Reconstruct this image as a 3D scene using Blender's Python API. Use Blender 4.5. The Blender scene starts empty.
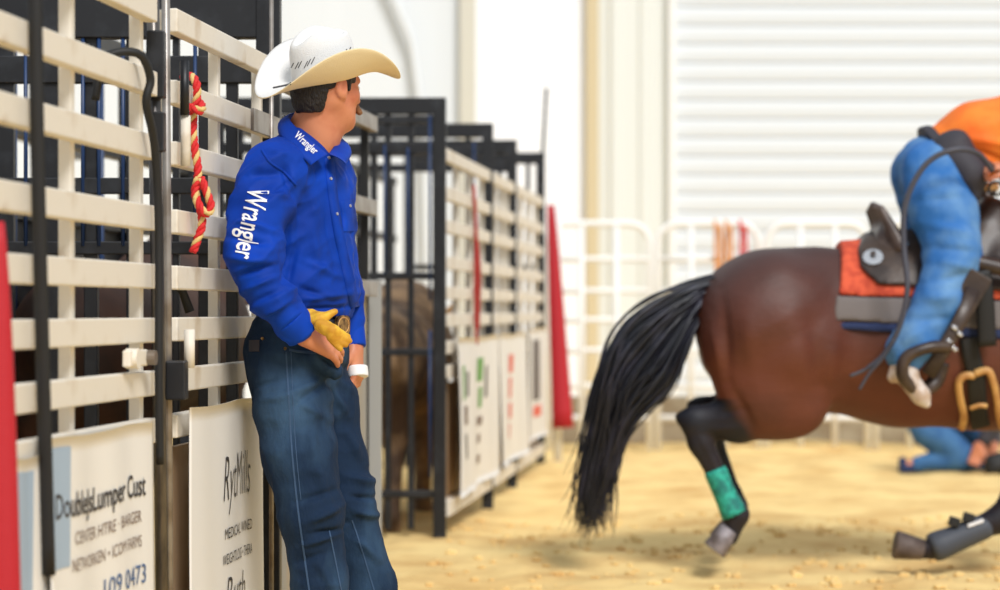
import bpy, bmesh, math, random
import numpy as np
from mathutils import Vector, Matrix
from mathutils.bvhtree import BVHTree

# ------------------------------------------------------------------ camera, sky, light, exposure
C = bpy.context.scene.collection
F = 85 / 36 * 1000          # focal length in pixels
CH, HY = 1.1, 310.0         # camera height, horizon row
cd = bpy.data.cameras.new('camera'); cam = bpy.data.objects.new('camera', cd); C.objects.link(cam)
cam.location = (0, 0, CH); cam.rotation_euler = (math.pi / 2, 0, 0)
cd.lens = 85; cd.sensor_width = 36; cd.shift_y = 0.015; cd.clip_end = 200
cd.dof.use_dof = True; cd.dof.focus_distance = 6.6; cd.dof.aperture_fstop = 2.3
bpy.context.scene.camera = cam
W = bpy.data.worlds.new('overcast_sky'); bpy.context.scene.world = W; W.use_nodes = True
bgn = W.node_tree.nodes['Background']; bgn.inputs[0].default_value = (0.86, 0.93, 1.0, 1); bgn.inputs[1].default_value = 0.62
sd = bpy.data.lights.new('sun', 'SUN'); so = bpy.data.objects.new('sun', sd); C.objects.link(so)
sd.energy = 2.5; sd.angle = math.radians(18); sd.color = (1.0, 0.98, 0.96)
so.rotation_euler = (math.radians(48), math.radians(0), math.radians(22))
vs = bpy.context.scene.view_settings
vs.view_transform = 'Standard'; vs.look = 'None'; vs.gamma = 1; vs.exposure = 0.22; vs.use_curve_mapping = False

# ------------------------------------------------------------------ helpers
random.seed(4); rng = np.random.RandomState(7)
def P(px, py, Y): return Vector(((px - 500) / F * Y, Y, CH + (HY - py) / F * Y))
def V(*a): return Vector(a)
def s2l(c): return tuple(((x / 12.92) if x <= .04045 else ((x + .055) / 1.055) ** 2.4) for x in c)

def mat(name, col, rough=.6, metal=0, col2=None, nscale=8, bump=0, bscale=60, lo=.4, hi=.6, spec=.5, stretch=(1, 1, 1), sheen=0, coat=0, attr=None, srgb=True, trans=0):
    m = bpy.data.materials.new(name); m.use_nodes = True
    nt = m.node_tree; b = nt.nodes['Principled BSDF']
    c = s2l(col) if srgb else col
    b.inputs['Base Color'].default_value = (*c, 1); b.inputs['Roughness'].default_value = rough
    b.inputs['Metallic'].default_value = metal; b.inputs['Specular IOR Level'].default_value = spec
    if sheen: b.inputs['Sheen Weight'].default_value = sheen
    if coat: b.inputs['Coat Weight'].default_value = coat; b.inputs['Coat Roughness'].default_value = .3
    tc = nt.nodes.new('ShaderNodeTexCoord'); mp = nt.nodes.new('ShaderNodeMapping'); mp.inputs['Scale'].default_value = stretch
    nt.links.new(tc.outputs['Object'], mp.inputs['Vector'])
    base = None
    if attr:
        a = nt.nodes.new('ShaderNodeAttribute'); a.attribute_name = attr; base = a.outputs['Color']
        nt.links.new(base, b.inputs['Base Color'])
    if col2 is not None:
        n = nt.nodes.new('ShaderNodeTexNoise'); n.inputs['Scale'].default_value = nscale; n.inputs['Detail'].default_value = 6
        nt.links.new(mp.outputs[0], n.inputs['Vector'])
        r = nt.nodes.new('ShaderNodeMapRange'); r.inputs['From Min'].default_value = lo; r.inputs['From Max'].default_value = hi
        nt.links.new(n.outputs['Fac'], r.inputs['Value'])
        x = nt.nodes.new('ShaderNodeMix'); x.data_type = 'RGBA'
        x.inputs[6].default_value = (*c, 1); x.inputs[7].default_value = (*(s2l(col2) if srgb else col2), 1)
        if base: nt.links.new(base, x.inputs[6])
        nt.links.new(r.outputs[0], x.inputs[0]); nt.links.new(x.outputs[2], b.inputs['Base Color'])
    if bump:
        n = nt.nodes.new('ShaderNodeTexNoise'); n.inputs['Scale'].default_value = bscale; n.inputs['Detail'].default_value = 4
        nt.links.new(mp.outputs[0], n.inputs['Vector'])
        bp = nt.nodes.new('ShaderNodeBump'); bp.inputs['Strength'].default_value = bump; bp.inputs['Distance'].default_value = .01
        nt.links.new(n.outputs['Fac'], bp.inputs['Height']); nt.links.new(bp.outputs[0], b.inputs['Normal'])
    return m

M = {}
M['cream'] = mat('cream_paint', (.885, .855, .80), .55, col2=(.74, .66, .54), nscale=7, lo=.56, hi=.8, bump=.1, bscale=40)
M['greymetal'] = mat('grey_metal', (.62, .60, .58), .4, .5, col2=(.5, .46, .42), nscale=10)
M['black'] = mat('black_paint', (.06, .065, .085), .45, col2=(.15, .16, .18), nscale=14, lo=.5, hi=.75)
M['blackm'] = mat('black_rubber', (.07, .068, .07), .6)
M['blue_edge_rod'] = mat('blue_edge_fringe', (.12, .22, .38), .4)  # blue light fringe on bar edges, put into the colour of thin rods
M['steel'] = mat('dark_steel', (.30, .29, .29), .35, .7, col2=(.42, .40, .38), nscale=9, stretch=(4, 4, 1))
M['ply'] = mat('plywood', (.80, .70, .58), .7, col2=(.70, .58, .45), nscale=5, stretch=(1, 1, .3))
M['greyply'] = mat('grey_board', (.60, .60, .585), .7, col2=(.66, .60, .50), nscale=4, stretch=(1, 1, .25))
M['vinyl'] = mat('white_vinyl', (.91, .90, .88), .45)
M['vinylblue'] = mat('blue_grey_print', (.62, .70, .78), .5)
M['orangeprint'] = mat('orange_print', (.88, .42, .28), .5)
M['yellowprint'] = mat('amber_print', (.90, .62, .22), .5)
M['ink'] = mat('dark_ink', (.20, .19, .20), .6)
M['ink2'] = mat('brown_ink', (.50, .42, .38), .6)
M['inkblue'] = mat('blue_ink', (.28, .40, .58), .6)
M['inkgreen'] = mat('green_ink', (.40, .62, .30), .6)
M['inkred'] = mat('red_ink', (.88, .36, .28), .6)
M['red'] = mat('red_canvas', (.68, .07, .13), .65, bump=.15, bscale=30)
M['sand'] = mat('arena_sand', (.93, .81, .56), .95, col2=(.82, .66, .42), nscale=2.2, lo=.42, hi=.72, bump=.8, bscale=28, spec=.1)
M['wall'] = mat('white_wall_sheet', (.86, .88, .895), .7)
M['wallwhite'] = mat('bright_wall_sheet', (.96, .97, .985), .7)
M['wallcream'] = mat('cream_wall_sheet', (.87, .88, .86), .7)
M['tancol'] = mat('tan_steel', (.80, .74, .60), .6)
M['greycol'] = mat('warm_grey_steel', (.80, .79, .74), .6)
M['door'] = mat('door_slat_paint', (.85, .87, .885), .55)
M['conc'] = mat('concrete', (.70, .66, .58), .85, col2=(.60, .54, .45), nscale=3)
M['whitepipe'] = mat('white_pipe_paint', (.93, .93, .92), .4)
M['skin'] = mat('skin', (.80, .52, .38), .5, col2=(.72, .40, .29), nscale=14, lo=.45, hi=.75)
M['hair'] = mat('dark_hair', (.10, .075, .07), .55, bump=.7, bscale=260, stretch=(1, 1, .25))
M['stache'] = mat('moustache_hair', (.52, .36, .22), .7, bump=.6, bscale=250)
M['shirt'] = mat('blue_cotton', (.0, .24, .68), .7, col2=(.0, .19, .56), nscale=5, bump=.06, bscale=18, spec=.2)
M['white'] = mat('white_thread', (.92, .92, .93), .6)
M['jeans'] = mat('dark_denim', (.08, .155, .25), .85, col2=(.27, .39, .51), nscale=4.5, lo=.45, hi=.82, bump=.25, bscale=90, spec=.2, stretch=(1, 1, .5))
M['stitch'] = mat('faded_seam', (.20, .30, .42), .85)
M['jeans2'] = mat('light_denim', (.20, .42, .68), .85, col2=(.42, .58, .74), nscale=7, lo=.4, hi=.75, bump=.2, bscale=60, spec=.2)
M['jeans3'] = mat('mid_denim', (.16, .34, .54), .85, col2=(.24, .42, .6), nscale=8)
M['belt'] = mat('navy_belt', (.10, .11, .17), .5)
M['brass'] = mat('brass', (.66, .52, .32), .35, .7, col2=(.30, .2, .12), nscale=60)
M['glove'] = mat('yellow_deerskin', (.88, .70, .20), .7, col2=(.76, .54, .12), nscale=25)
M['hat'] = mat('white_straw', (.885, .88, .87), .75, bump=.3, bscale=300)
M['hatunder'] = mat('warm_bounce_straw', (.93, .86, .70), .75, bump=.3, bscale=300)  # white straw with the sand's warm bounce light put into its colour
M['boot'] = mat('brown_boot', (.36, .22, .14), .45)
M['bootlight'] = mat('pale_boot', (.72, .63, .55), .45, col2=(.84, .80, .78), nscale=20)
M['coat'] = mat('bay_coat', (.3, .15, .1), .56, attr='coat', col2=(.20, .11, .09), nscale=3.5, lo=.45, hi=1.1, bump=.25, bscale=22, spec=.45, coat=.0, stretch=(1, 1, 1.6))
M['tail'] = mat('black_tail_hair', (.065, .075, .12), .38, col2=(.22, .22, .30), nscale=8, lo=.5, hi=.8, spec=.6)
M['wrap'] = mat('teal_wrap', (.16, .66, .58), .7, col2=(.09, .45, .42), nscale=40, bump=.4, bscale=80)
M['hoof'] = mat('grey_hoof', (.55, .52, .54), .5, col2=(.36, .32, .31), nscale=12)
M['hoofd'] = mat('dark_hoof', (.38, .33, .31), .7, col2=(.28, .23, .21), nscale=14)
M['neoprene'] = mat('grey_neoprene', (.26, .28, .32), .6)
M['leather'] = mat('dark_leather', (.27, .21, .17), .42, col2=(.19, .14, .12), nscale=12, bump=.15, bscale=40)
M['leatherl'] = mat('seat_leather', (.36, .30, .27), .4, col2=(.26, .2, .18), nscale=12)
M['tan'] = mat('tan_leather', (.82, .64, .38), .5, col2=(.72, .52, .3), nscale=14)
M['silver'] = mat('silver', (.85, .85, .86), .25, .9)
M['padred'] = mat('orange_red_felt', (.84, .35, .22), .85, col2=(.74, .27, .17), nscale=30)
M['padgrey'] = mat('grey_felt', (.44, .41, .40), .85)
M['padnavy'] = mat('navy_trim', (.12, .18, .34), .8)
M['orange'] = mat('orange_cotton', (.97, .52, .16), .75, col2=(.93, .42, .10), nscale=6)
M['charcoal'] = mat('charcoal_cloth', (.20, .19, .22), .7)
M['bulltan'] = mat('tan_hide', (.56, .45, .33), .75, col2=(.30, .22, .16), nscale=5)
M['bulldark'] = mat('dark_hide', (.22, .15, .12), .7, col2=(.32, .2, .14), nscale=5)
M['ropered'] = mat('red_rope', (.82, .14, .15), .7, bump=.4, bscale=200)
M['ropegold'] = mat('straw_rope', (.86, .74, .48), .7, bump=.4, bscale=200)
M['ropedark'] = mat('dark_red_rope', (.62, .16, .13), .7)
M['ropeorange'] = mat('orange_rope', (.86, .60, .36), .7)
M['cord'] = mat('dark_cord', (.25, .25, .29), .5)
M['pearl'] = mat('pearl_snap', (.62, .62, .66), .3)

ORG = {}
def link(name, me, m=None, parent=None, smooth=False, keep=False):
    o = bpy.data.objects.new(name, me); C.objects.link(o)
    if m is not None:
        me.materials.clear()
        for q in (m if isinstance(m, list) else [m]): me.materials.append(q)
    if smooth: me.polygons.foreach_set('use_smooth', [True] * len(me.polygons))
    if parent is not None:
        o.parent = parent
        if not keep and parent.name in ORG:
            org = ORG[parent.name]; me.transform(Matrix.Translation(-org)); ORG[o.name] = org
    return o
def thing(name, label, cat, loc=(0, 0, 0), rz=0, group=None, local=False):
    o = bpy.data.objects.new(name, None); C.objects.link(o); o.location = loc; o.rotation_euler = (0, 0, rz)
    o.empty_display_size = .1
    o['label'] = label; o['category'] = cat
    if group: o['group'] = group
    if not local: ORG[o.name] = Vector(loc)
    return o
def tag(o, label, cat, group=None):
    o['label'] = label; o['category'] = cat
    if group: o['group'] = group
    return o
def struct(o): o['kind'] = 'structure'; return o
def centre(o):
    """put the origin of a single-mesh thing at its base"""
    me = o.data; n = len(me.vertices); co = np.empty(n * 3); me.vertices.foreach_get('co', co); co = co.reshape(-1, 3)
    c = Vector(((co[:, 0].min() + co[:, 0].max()) / 2, (co[:, 1].min() + co[:, 1].max()) / 2, co[:, 2].min()))
    me.transform(Matrix.Translation(-c)); o.location = o.location + c; return o

def mesh(vs_, fs, name='m'):
    me = bpy.data.meshes.new(name); me.from_pydata([tuple(v) for v in vs_], [], fs); me.update(); return me
def boxmesh(items, bevel=0):
    """items: (centre, size[, rotation matrix])"""
    bm = bmesh.new()
    for it in items:
        c, s = it[0], it[1]; R = it[2].to_4x4() if len(it) > 2 else Matrix.Identity(4)
        bmesh.ops.create_cube(bm, size=1, matrix=Matrix.Translation(Vector(c)) @ R @ Matrix.Diagonal((*s, 1)))
    if bevel: bmesh.ops.bevel(bm, geom=bm.edges[:], offset=bevel, segments=2, affect='EDGES', profile=.5)
    me = bpy.data.meshes.new('b'); bm.to_mesh(me); bm.free(); return me
def box(name, c, s, m, parent=None, bevel=0, R=None):
    return link(name, boxmesh([(c, s, R)] if R is not None else [(c, s)], bevel), m, parent)
def smoothpath(pts, n=6):
    pts = [Vector(p) for p in pts]; out = []
    for i in range(len(pts) - 1):
        p0 = pts[max(i - 1, 0)]; p1 = pts[i]; p2 = pts[i + 1]; p3 = pts[min(i + 2, len(pts) - 1)]
        for k in range(n):
            t = k / n
            out.append(.5 * ((2 * p1) + (p2 - p0) * t + (2 * p0 - 5 * p1 + 4 * p2 - p3) * t * t + (3 * p1 - p0 - 3 * p2 + p3) * t ** 3))
    out.append(pts[-1]); return out
def tubedata(pts, r, seg=8, flat=1.0, up=None, vs_=None, fs=None):
    """swept tube; r number or list; flat squashes along the second frame axis"""
    vs_ = [] if vs_ is None else vs_; fs = [] if fs is None else fs
    pts = [Vector(p) for p in pts]; n = len(pts); base0 = len(vs_)
    t0 = (pts[1] - pts[0]).normalized(); ref = Vector(up) if up else (Vector((0, 0, 1)) if abs(t0.z) < .9 else Vector((1, 0, 0)))
    u = (ref - t0 * ref.dot(t0)).normalized()
    for i in range(n):
        t = (pts[min(i + 1, n - 1)] - pts[max(i - 1, 0)]).normalized()
        u = (u - t * u.dot(t)); u = u.normalized() if u.length > 1e-6 else t.orthogonal().normalized()
        w = t.cross(u); rr = r[i] if hasattr(r, '__len__') else r
        for k in range(seg):
            a = 2 * math.pi * k / seg; vs_.append(pts[i] + u * (math.cos(a) * rr) + w * (math.sin(a) * rr * flat))
    for i in range(n - 1):
        for k in range(seg):
            a = base0 + i * seg + k; b = base0 + i * seg + (k + 1) % seg
            fs.append((a, b, b + seg, a + seg))
    fs.append(tuple(base0 + k for k in range(seg))[::-1]); fs.append(tuple(base0 + (n - 1) * seg + k for k in range(seg)))
    return vs_, fs
def tube(name, pts, r, m, parent=None, seg=8, flat=1.0, up=None, smooth=True):
    v, f = tubedata(pts, r, seg, flat, up); return link(name, mesh(v, f), m, parent, smooth)

# value noise
_H = rng.rand(64, 64, 64)
def vnoise(p, sc):
    q = np.asarray(p) * sc; i = np.floor(q).astype(int); f = q - i; f = f * f * (3 - 2 * f); r = 0
    for a in (0, 1):
        for b in (0, 1):
            for c in (0, 1):
                w = (f[:, 0] if a else 1 - f[:, 0]) * (f[:, 1] if b else 1 - f[:, 1]) * (f[:, 2] if c else 1 - f[:, 2])
                r = r + w * _H[(i[:, 0] + a) & 63, (i[:, 1] + b) & 63, (i[:, 2] + c) & 63]
    return r * 2 - 1

# ------------------------------------------------------------------ signed distance modelling
def cap(a, b, ra, rb, k=.02, rot=0, sc=1, op='u'): return ('c', Vector(a), Vector(b), ra, rb, k, rot, sc, op)
def ball(a, r, k=.02, rot=0, sc=1, op='u'): return cap(a, Vector(a) + Vector((0, 0, 1e-4)), r, r, k, rot, sc, op)
def ell(c, rad, ax, k=.02, op='u'): return ('e', Vector(c), rad, ax, k, op)
AX0 = (V(1, 0, 0), V(0, 1, 0), V(0, 0, 1))
def cut(z, dzdx=0, x0=0): return ('p', z, dzdx, x0, 0, 0, 0, 0, 'p')
def field(prims, h, off=0.0):
    lo = np.full(3, 1e9); hi = -lo
    for p in prims:
        if p[0] == 'p': continue
        if p[0] == 'c':
            if p[8] != 'u': continue
            R = max(p[3], p[4]) * max(p[7], 1)
            for q in (p[1], p[2]): lo = np.minimum(lo, np.array(q) - R); hi = np.maximum(hi, np.array(q) + R)
        elif p[5] == 'u':
            R = max(p[2]); lo = np.minimum(lo, np.array(p[1]) - R); hi = np.maximum(hi, np.array(p[1]) + R)
    lo -= 3 * h + off + .01; hi += 3 * h + off + .01
    n = np.ceil((hi - lo) / h).astype(int) + 1
    ax = [lo[i] + np.arange(n[i]) * h for i in range(3)]
    D = np.full(tuple(n), .5, dtype=np.float32)
    for p in prims:
        if p[0] == 'p':
            D = np.maximum(D, (p[1] + p[2] * (ax[0] - p[3]))[:, None, None] - ax[2][None, None, :] + 0 * D).astype(np.float32); continue
        if p[0] == 'c':
            _, a, b, ra, rb, k, rot, sc, op = p
            R = max(ra, rb) * max(sc, 1) + k + 2 * h + off; A = np.minimum(np.array(a), np.array(b)) - R; B = np.maximum(np.array(a), np.array(b)) + R
        else:
            _, a, rad, axs, k, op = p; R = max(rad) + k + 2 * h + off; A = np.array(a) - R; B = np.array(a) + R
        i0 = np.clip(((A - lo) / h).astype(int), 0, n - 1); i1 = np.clip(((B - lo) / h).astype(int) + 2, 1, n)
        x = (ax[0][i0[0]:i1[0]] - a[0])[:, None, None]; y = (ax[1][i0[1]:i1[1]] - a[1])[None, :, None]; z = (ax[2][i0[2]:i1[2]] - a[2])[None, None, :]
        if p[0] == 'c':
            c, s = math.cos(rot), math.sin(rot)
            d = b - a; dx, dy, dz = (c * d.x + s * d.y) / sc, (-s * d.x + c * d.y), d.z
            X = (c * x + s * y) / sc; Y = -s * x + c * y; Z = z
            L = dx * dx + dy * dy + dz * dz
            t = np.clip((X * dx + Y * dy + Z * dz) / L, 0, 1)
            v = np.sqrt((X - t * dx) ** 2 + (Y - t * dy) ** 2 + (Z - t * dz) ** 2) - (ra + (rb - ra) * t)
        else:
            q = [axs[j].x * x + axs[j].y * y + axs[j].z * z for j in range(3)]
            k0 = np.sqrt(sum((q[j] / rad[j]) ** 2 for j in range(3))); k1 = np.sqrt(sum((q[j] / rad[j] ** 2) ** 2 for j in range(3))) + 1e-6
            v = k0 * (k0 - 1) / k1
        sl = D[i0[0]:i1[0], i0[1]:i1[1], i0[2]:i1[2]]
        if op == 'u':
            hh = np.maximum(k - np.abs(sl - v), 0) / k; r = np.minimum(sl, v) - hh * hh * k * .25
        else:
            v = -v; hh = np.maximum(k - np.abs(sl - v), 0) / k; r = np.maximum(sl, v) + hh * hh * k * .25
        D[i0[0]:i1[0], i0[1]:i1[1], i0[2]:i1[2]] = r
    return D - off, ax
def nets(D, ax):
    h = ax[0][1] - ax[0][0]; lo = np.array([a[0] for a in ax]); ins = D < 0
    c = np.zeros(tuple(s - 1 for s in D.shape), dtype=np.int8)
    for a in (0, 1):
        for b in (0, 1):
            for d in (0, 1): c += ins[a:a + c.shape[0], b:b + c.shape[1], d:d + c.shape[2]]
    act = (c > 0) & (c < 8); idx = np.full(c.shape, -1, dtype=np.int64); I = np.argwhere(act); idx[act] = np.arange(len(I))
    acc = np.zeros((len(I), 3)); cnt = np.zeros(len(I))
    cor = {(a, b, d): D[I[:, 0] + a, I[:, 1] + b, I[:, 2] + d] for a in (0, 1) for b in (0, 1) for d in (0, 1)}
    for a in cor:
        for e in range(3):
            if a[e]: continue
            b = list(a); b[e] = 1; b = tuple(b); va, vb = cor[a], cor[b]; m = (va < 0) != (vb < 0)
            t = np.where(m, va / np.where(m, va - vb, 1), 0); pt = np.tile(np.array(a, float), (len(I), 1)); pt[:, e] += t
            acc[m] += pt[m]; cnt[m] += 1
    verts = lo + (I + acc / cnt[:, None]) * h; quads = []
    for e in range(3):
        u, w = (e + 1) % 3, (e + 2) % 3
        sa = [slice(None)] * 3; sb = [slice(None)] * 3; sa[e] = slice(0, -1); sb[e] = slice(1, None)
        A, B = ins[tuple(sa)], ins[tuple(sb)]; E = np.argwhere(A != B)
        E = E[(E[:, u] > 0) & (E[:, w] > 0) & (E[:, u] < D.shape[u] - 1) & (E[:, w] < D.shape[w] - 1)]
        fl = A[E[:, 0], E[:, 1], E[:, 2]]; q = []
        for du, dw in ((1, 1), (0, 1), (0, 0), (1, 0)):
            G = E.copy(); G[:, u] -= du; G[:, w] -= dw; q.append(idx[G[:, 0], G[:, 1], G[:, 2]])
        q = np.stack(q, 1); q[~fl] = q[~fl][:, ::-1]; quads.append(q)
    return verts, np.concatenate(quads)
def vnormals(v, q):
    n = np.cross(v[q[:, 2]] - v[q[:, 0]], v[q[:, 3]] - v[q[:, 1]]); N = np.zeros_like(v)
    for i in range(4):
        for j in range(3): N[:, j] += np.bincount(q[:, i], weights=n[:, j], minlength=len(v))
    return N / (np.linalg.norm(N, axis=1)[:, None] + 1e-12)
def npmesh(v, q, name='sdf'):
    me = bpy.data.meshes.new(name); me.vertices.add(len(v)); me.vertices.foreach_set('co', v.astype(np.float32).ravel())
    me.loops.add(q.size); me.loops.foreach_set('vertex_index', q.astype(np.int32).ravel())
    me.polygons.add(len(q)); me.polygons.foreach_set('loop_start', np.arange(len(q), dtype=np.int32) * 4)
    me.polygons.foreach_set('loop_total', np.full(len(q), 4, dtype=np.int32))
    me.update(calc_edges=True); me.validate(); return me
def relax(v, q, it=2, f=.5):
    n = len(v); cnt = np.zeros(n); 
    E = np.concatenate([q[:, [0, 1]], q[:, [1, 2]], q[:, [2, 3]], q[:, [3, 0]]]); cnt = np.bincount(E[:, 0], minlength=n) + np.bincount(E[:, 1], minlength=n)
    for _ in range(it):
        S = np.stack([np.bincount(E[:, 0], weights=v[E[:, 1], j], minlength=n) + np.bincount(E[:, 1], weights=v[E[:, 0], j], minlength=n) for j in range(3)], 1)
        v = v + f * (S / np.maximum(cnt, 1)[:, None] - v)
    return v
def sdf(name, prims, h, m, parent=None, off=0, clip=None, disp=None, it=1, color=None):
    D, ax = field(prims, h, off)
    if clip is not None:
        D = np.maximum(D, clip(ax[0][:, None, None], ax[1][None, :, None], ax[2][None, None, :])).astype(np.float32)
    v, q = nets(D, ax); v = relax(v, q, it)
    if disp is not None: v = v + vnormals(v, q) * disp(v)[:, None]
    me = npmesh(v, q)
    if color is not None:
        ca = me.color_attributes.new('coat', 'FLOAT_COLOR', 'POINT'); col = np.ones((len(v), 4), dtype=np.float32); col[:, :3] = color(v); ca.data.foreach_set('color', col.ravel())
    o = link(name, me, m, parent, True); return o
def seg2(v, a, b):
    """distance in the XZ plane from each vertex to the segment a-b, and t along it"""
    p = v[:, [0, 2]]; a = np.array((a[0], a[2])); b = np.array((b[0], b[2])); d = b - a
    t = np.clip(((p - a) @ d) / (d @ d), 0, 1); return np.linalg.norm(p - a - t[:, None] * d, axis=1), t
def folds(lst, Y, near=None):
    L = [(P(x1, y1, Y), P(x2, y2, Y), w, a) for x1, y1, x2, y2, w, a in lst]
    def f(v):
        r = np.zeros(len(v))
        for a, b, w, am in L:
            d, t = seg2(v, a, b); g = am * np.exp(-(d / w) ** 2) * np.sin(np.pi * np.clip(t, .08, .92))
            if near is not None: g = g * (v[:, 1] < near)
            r += g
        return r
    return f

def bvh(o):
    me = o.data; off = ORG.get(o.name, Vector((0, 0, 0)))
    co = np.empty(len(me.vertices) * 3); me.vertices.foreach_get('co', co); co = co.reshape(-1, 3) + np.array(off)
    return BVHTree.FromPolygons([tuple(c) for c in co], [tuple(p.vertices) for p in me.polygons])
EYE = V(0, 0, CH)
def hit(tree, px, py, lift=.002):
    d = (P(px, py, 10) - EYE).normalized(); loc, n, i, dist = tree.ray_cast(EYE, d)
    if loc is None: return None
    if n.dot(d) > 0: n = -n
    return loc + n * lift, n
def strip_on(tree, pts, wpx, lift=.002, n=10, thick=.002, wn=3):
    """thin raised band lying on a surface along a polyline"""
    path = smoothpath([V(x, y, 0) for x, y in pts], n); rows = []
    for i, p in enumerate(path):
        t = (path[min(i + 1, len(path) - 1)] - path[max(i - 1, 0)]).normalized(); nn = V(-t.y, t.x, 0); row = []
        for k in range(wn):
            q = p + nn * wpx * (k / (wn - 1) - .5); hh = hit(tree, q.x, q.y, lift)
            if hh is None: row = None; break
            row.append(hh)
        if row: rows.append(row)
    v = []; f = []
    for r in rows:
        for a, n_ in r: v.append(a)
        for a, n_ in r: v.append(a - n_ * (thick + lift))
    W2 = wn * 2
    for i in range(len(rows) - 1):
        for k in range(wn - 1): f.append((i * W2 + k, i * W2 + k + 1, (i + 1) * W2 + k + 1, (i + 1) * W2 + k))
        f.append((i * W2, (i + 1) * W2, (i + 1) * W2 + wn, i * W2 + wn)); f.append((i * W2 + wn - 1, i * W2 + 2 * wn - 1, (i + 1) * W2 + 2 * wn - 1, (i + 1) * W2 + wn - 1))
    return mesh(v, f)
def textdata(s, bold=0, shear=0):
    cu = bpy.data.curves.new('t', 'FONT'); cu.body = s; cu.size = 1; cu.offset = bold; cu.shear = shear; cu.resolution_u = 3
    o = bpy.data.objects.new('t', cu); C.objects.link(o); dg = bpy.context.evaluated_depsgraph_get(); me = bpy.data.meshes.new_from_object(o.evaluated_get(dg))
    v = np.array([x.co[:] for x in me.vertices]); f = [tuple(p.vertices) for p in me.polygons]
    bpy.data.objects.remove(o); bpy.data.curves.remove(cu); bpy.data.meshes.remove(me)
    v[:, 0] -= v[:, 0].min(); w = v[:, 0].max(); v[:, 0] /= w; v[:, 1] /= .73   # unit width, cap height 1
    bm = bmesh.new(); vv = [bm.verts.new(x) for x in v]
    for q in f:
        try: bm.faces.new([vv[i] for i in q])
        except ValueError: pass
    bmesh.ops.triangulate(bm, faces=bm.faces[:]); bmesh.ops.subdivide_edges(bm, edges=bm.edges[:], cuts=1); bmesh.ops.triangulate(bm, faces=bm.faces[:])
    v = np.array([x.co[:] for x in bm.verts]); bm.verts.index_update(); f = [tuple(x.index for x in p.verts) for p in bm.faces]; bm.free()
    return v, f
def text_on(tree, s, p0, d, up, lift=.0025, bold=0):
    """p0 pixel start of baseline, d pixel vector over the whole word, up pixel vector of cap height"""
    v, f = textdata(s, bold); out = []
    for x, y, _ in v:
        hh = hit(tree, p0[0] + d[0] * x + up[0] * y, p0[1] + d[1] * x + up[1] * y, lift)
        out.append(hh[0] if hh else None)
    f = [q for q in f if all(out[i] is not None for i in q)]
    return mesh([o if o is not None else V(0, 6.7, 1.5) for o in out], f)

# ------------------------------------------------------------------ ground
def gh(x, y):
    p = np.stack([x, y, np.zeros_like(x)], 1)
    g = .022 * vnoise(p, .9) + .018 * vnoise(p, 2.3) + .014 * vnoise(p + 9, 5.5) + .010 * np.maximum(vnoise(p + 3, 11), -.2)
    g = g * (0.35 + .65 * np.clip((x + 1.5) / 1.5, 0, 1))
    return g
xs = np.concatenate([np.linspace(-14, -1.4, 30), np.linspace(-1.3, 3.6, 260), np.linspace(3.8, 14, 30)])
ys = np.concatenate([np.linspace(-4, 8.4, 24), np.linspace(8.5, 17, 330), np.linspace(17.1, 25, 60)])
gx, gy = np.meshgrid(xs, ys, indexing='ij'); gz = gh(gx.ravel(), gy.ravel())
vv = np.stack([gx.ravel(), gy.ravel(), gz], 1); nx, ny = gx.shape
ii, jj = np.meshgrid(np.arange(nx - 1), np.arange(ny - 1), indexing='ij'); a0 = (ii * ny + jj).ravel()
g = link('ground', npmesh(vv, np.stack([a0, a0 + ny, a0 + ny + 1, a0 + 1], 1)), M['sand'], None, True); struct(g)
def gz1(x, y): return float(gh(np.array([x]), np.array([y]))[0])

# ------------------------------------------------------------------ back wall
WY = 24.0
def wx(px): return (px - 500) / F * WY
def ribbed(name, x0, x1, z0, z1, pitch, depth, m, y=WY):
    v = []; f = []; x = x0; k = 0; xs_ = []
    while x < x1:
        for dx, dy in ((0, 0), (.35, 0), (.45, -depth), (.65, -depth), (.75, 0)): xs_.append((min(x + dx * pitch, x1), y + dy))
        x += pitch
    xs_.append((x1, y))
    for (a, b) in xs_: v += [(a, b, z0), (a, b, z1)]
    for i in range(len(xs_) - 1): f.append((2 * i, 2 * i + 2, 2 * i + 3, 2 * i + 1))
    # back skin for thickness
    n = len(v); v += [(x0, y + .12, z0), (x1, y + .12, z0), (x1, y + .12, z1), (x0, y + .12, z1)]; f.append((n, n + 3, n + 2, n + 1))
    f.append((0, 1, n + 3, n)); f.append((n - 2, n + 1, n + 2, n - 1)); f.append(tuple([1 + 2 * i for i in range(len(xs_))]) + (n + 2, n + 3))
    return struct(link(name, mesh(v, f), m))
TOP = 6.2
ribbed('wall_back', -14, wx(462), 0, TOP, 1.6, .012, M['wall'])
ribbed('wall_back', wx(475), wx(586), 0, TOP, 2.4, .008, M['wallwhite'])
ribbed('wall_back', wx(598), wx(668), 0, TOP, .3, .03, M['wallcream'])
ribbed('wall_back', wx(668), wx(668) + .02, 0, TOP, .3, .0, M['wallcream'])
ribbed('wall_back', wx(1130), 14, 0, TOP, .3, .03, M['wallcream'])
for i, (a, b, m) in enumerate(((460, 476, 'greycol'), (586, 598, 'tancol'))):
    struct(link('trim_%d' % (i + 1), boxmesh([(((wx(a) + wx(b)) / 2, WY - .12, TOP / 2), (wx(b) - wx(a), .04, TOP)), (((wx(a) + wx(b)) / 2, WY - .05, TOP / 2), (.04, .14, TOP)), (((wx(a) + wx(b)) / 2, WY, TOP / 2), (wx(b) - wx(a), .06, TOP))]), M[m]))
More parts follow.
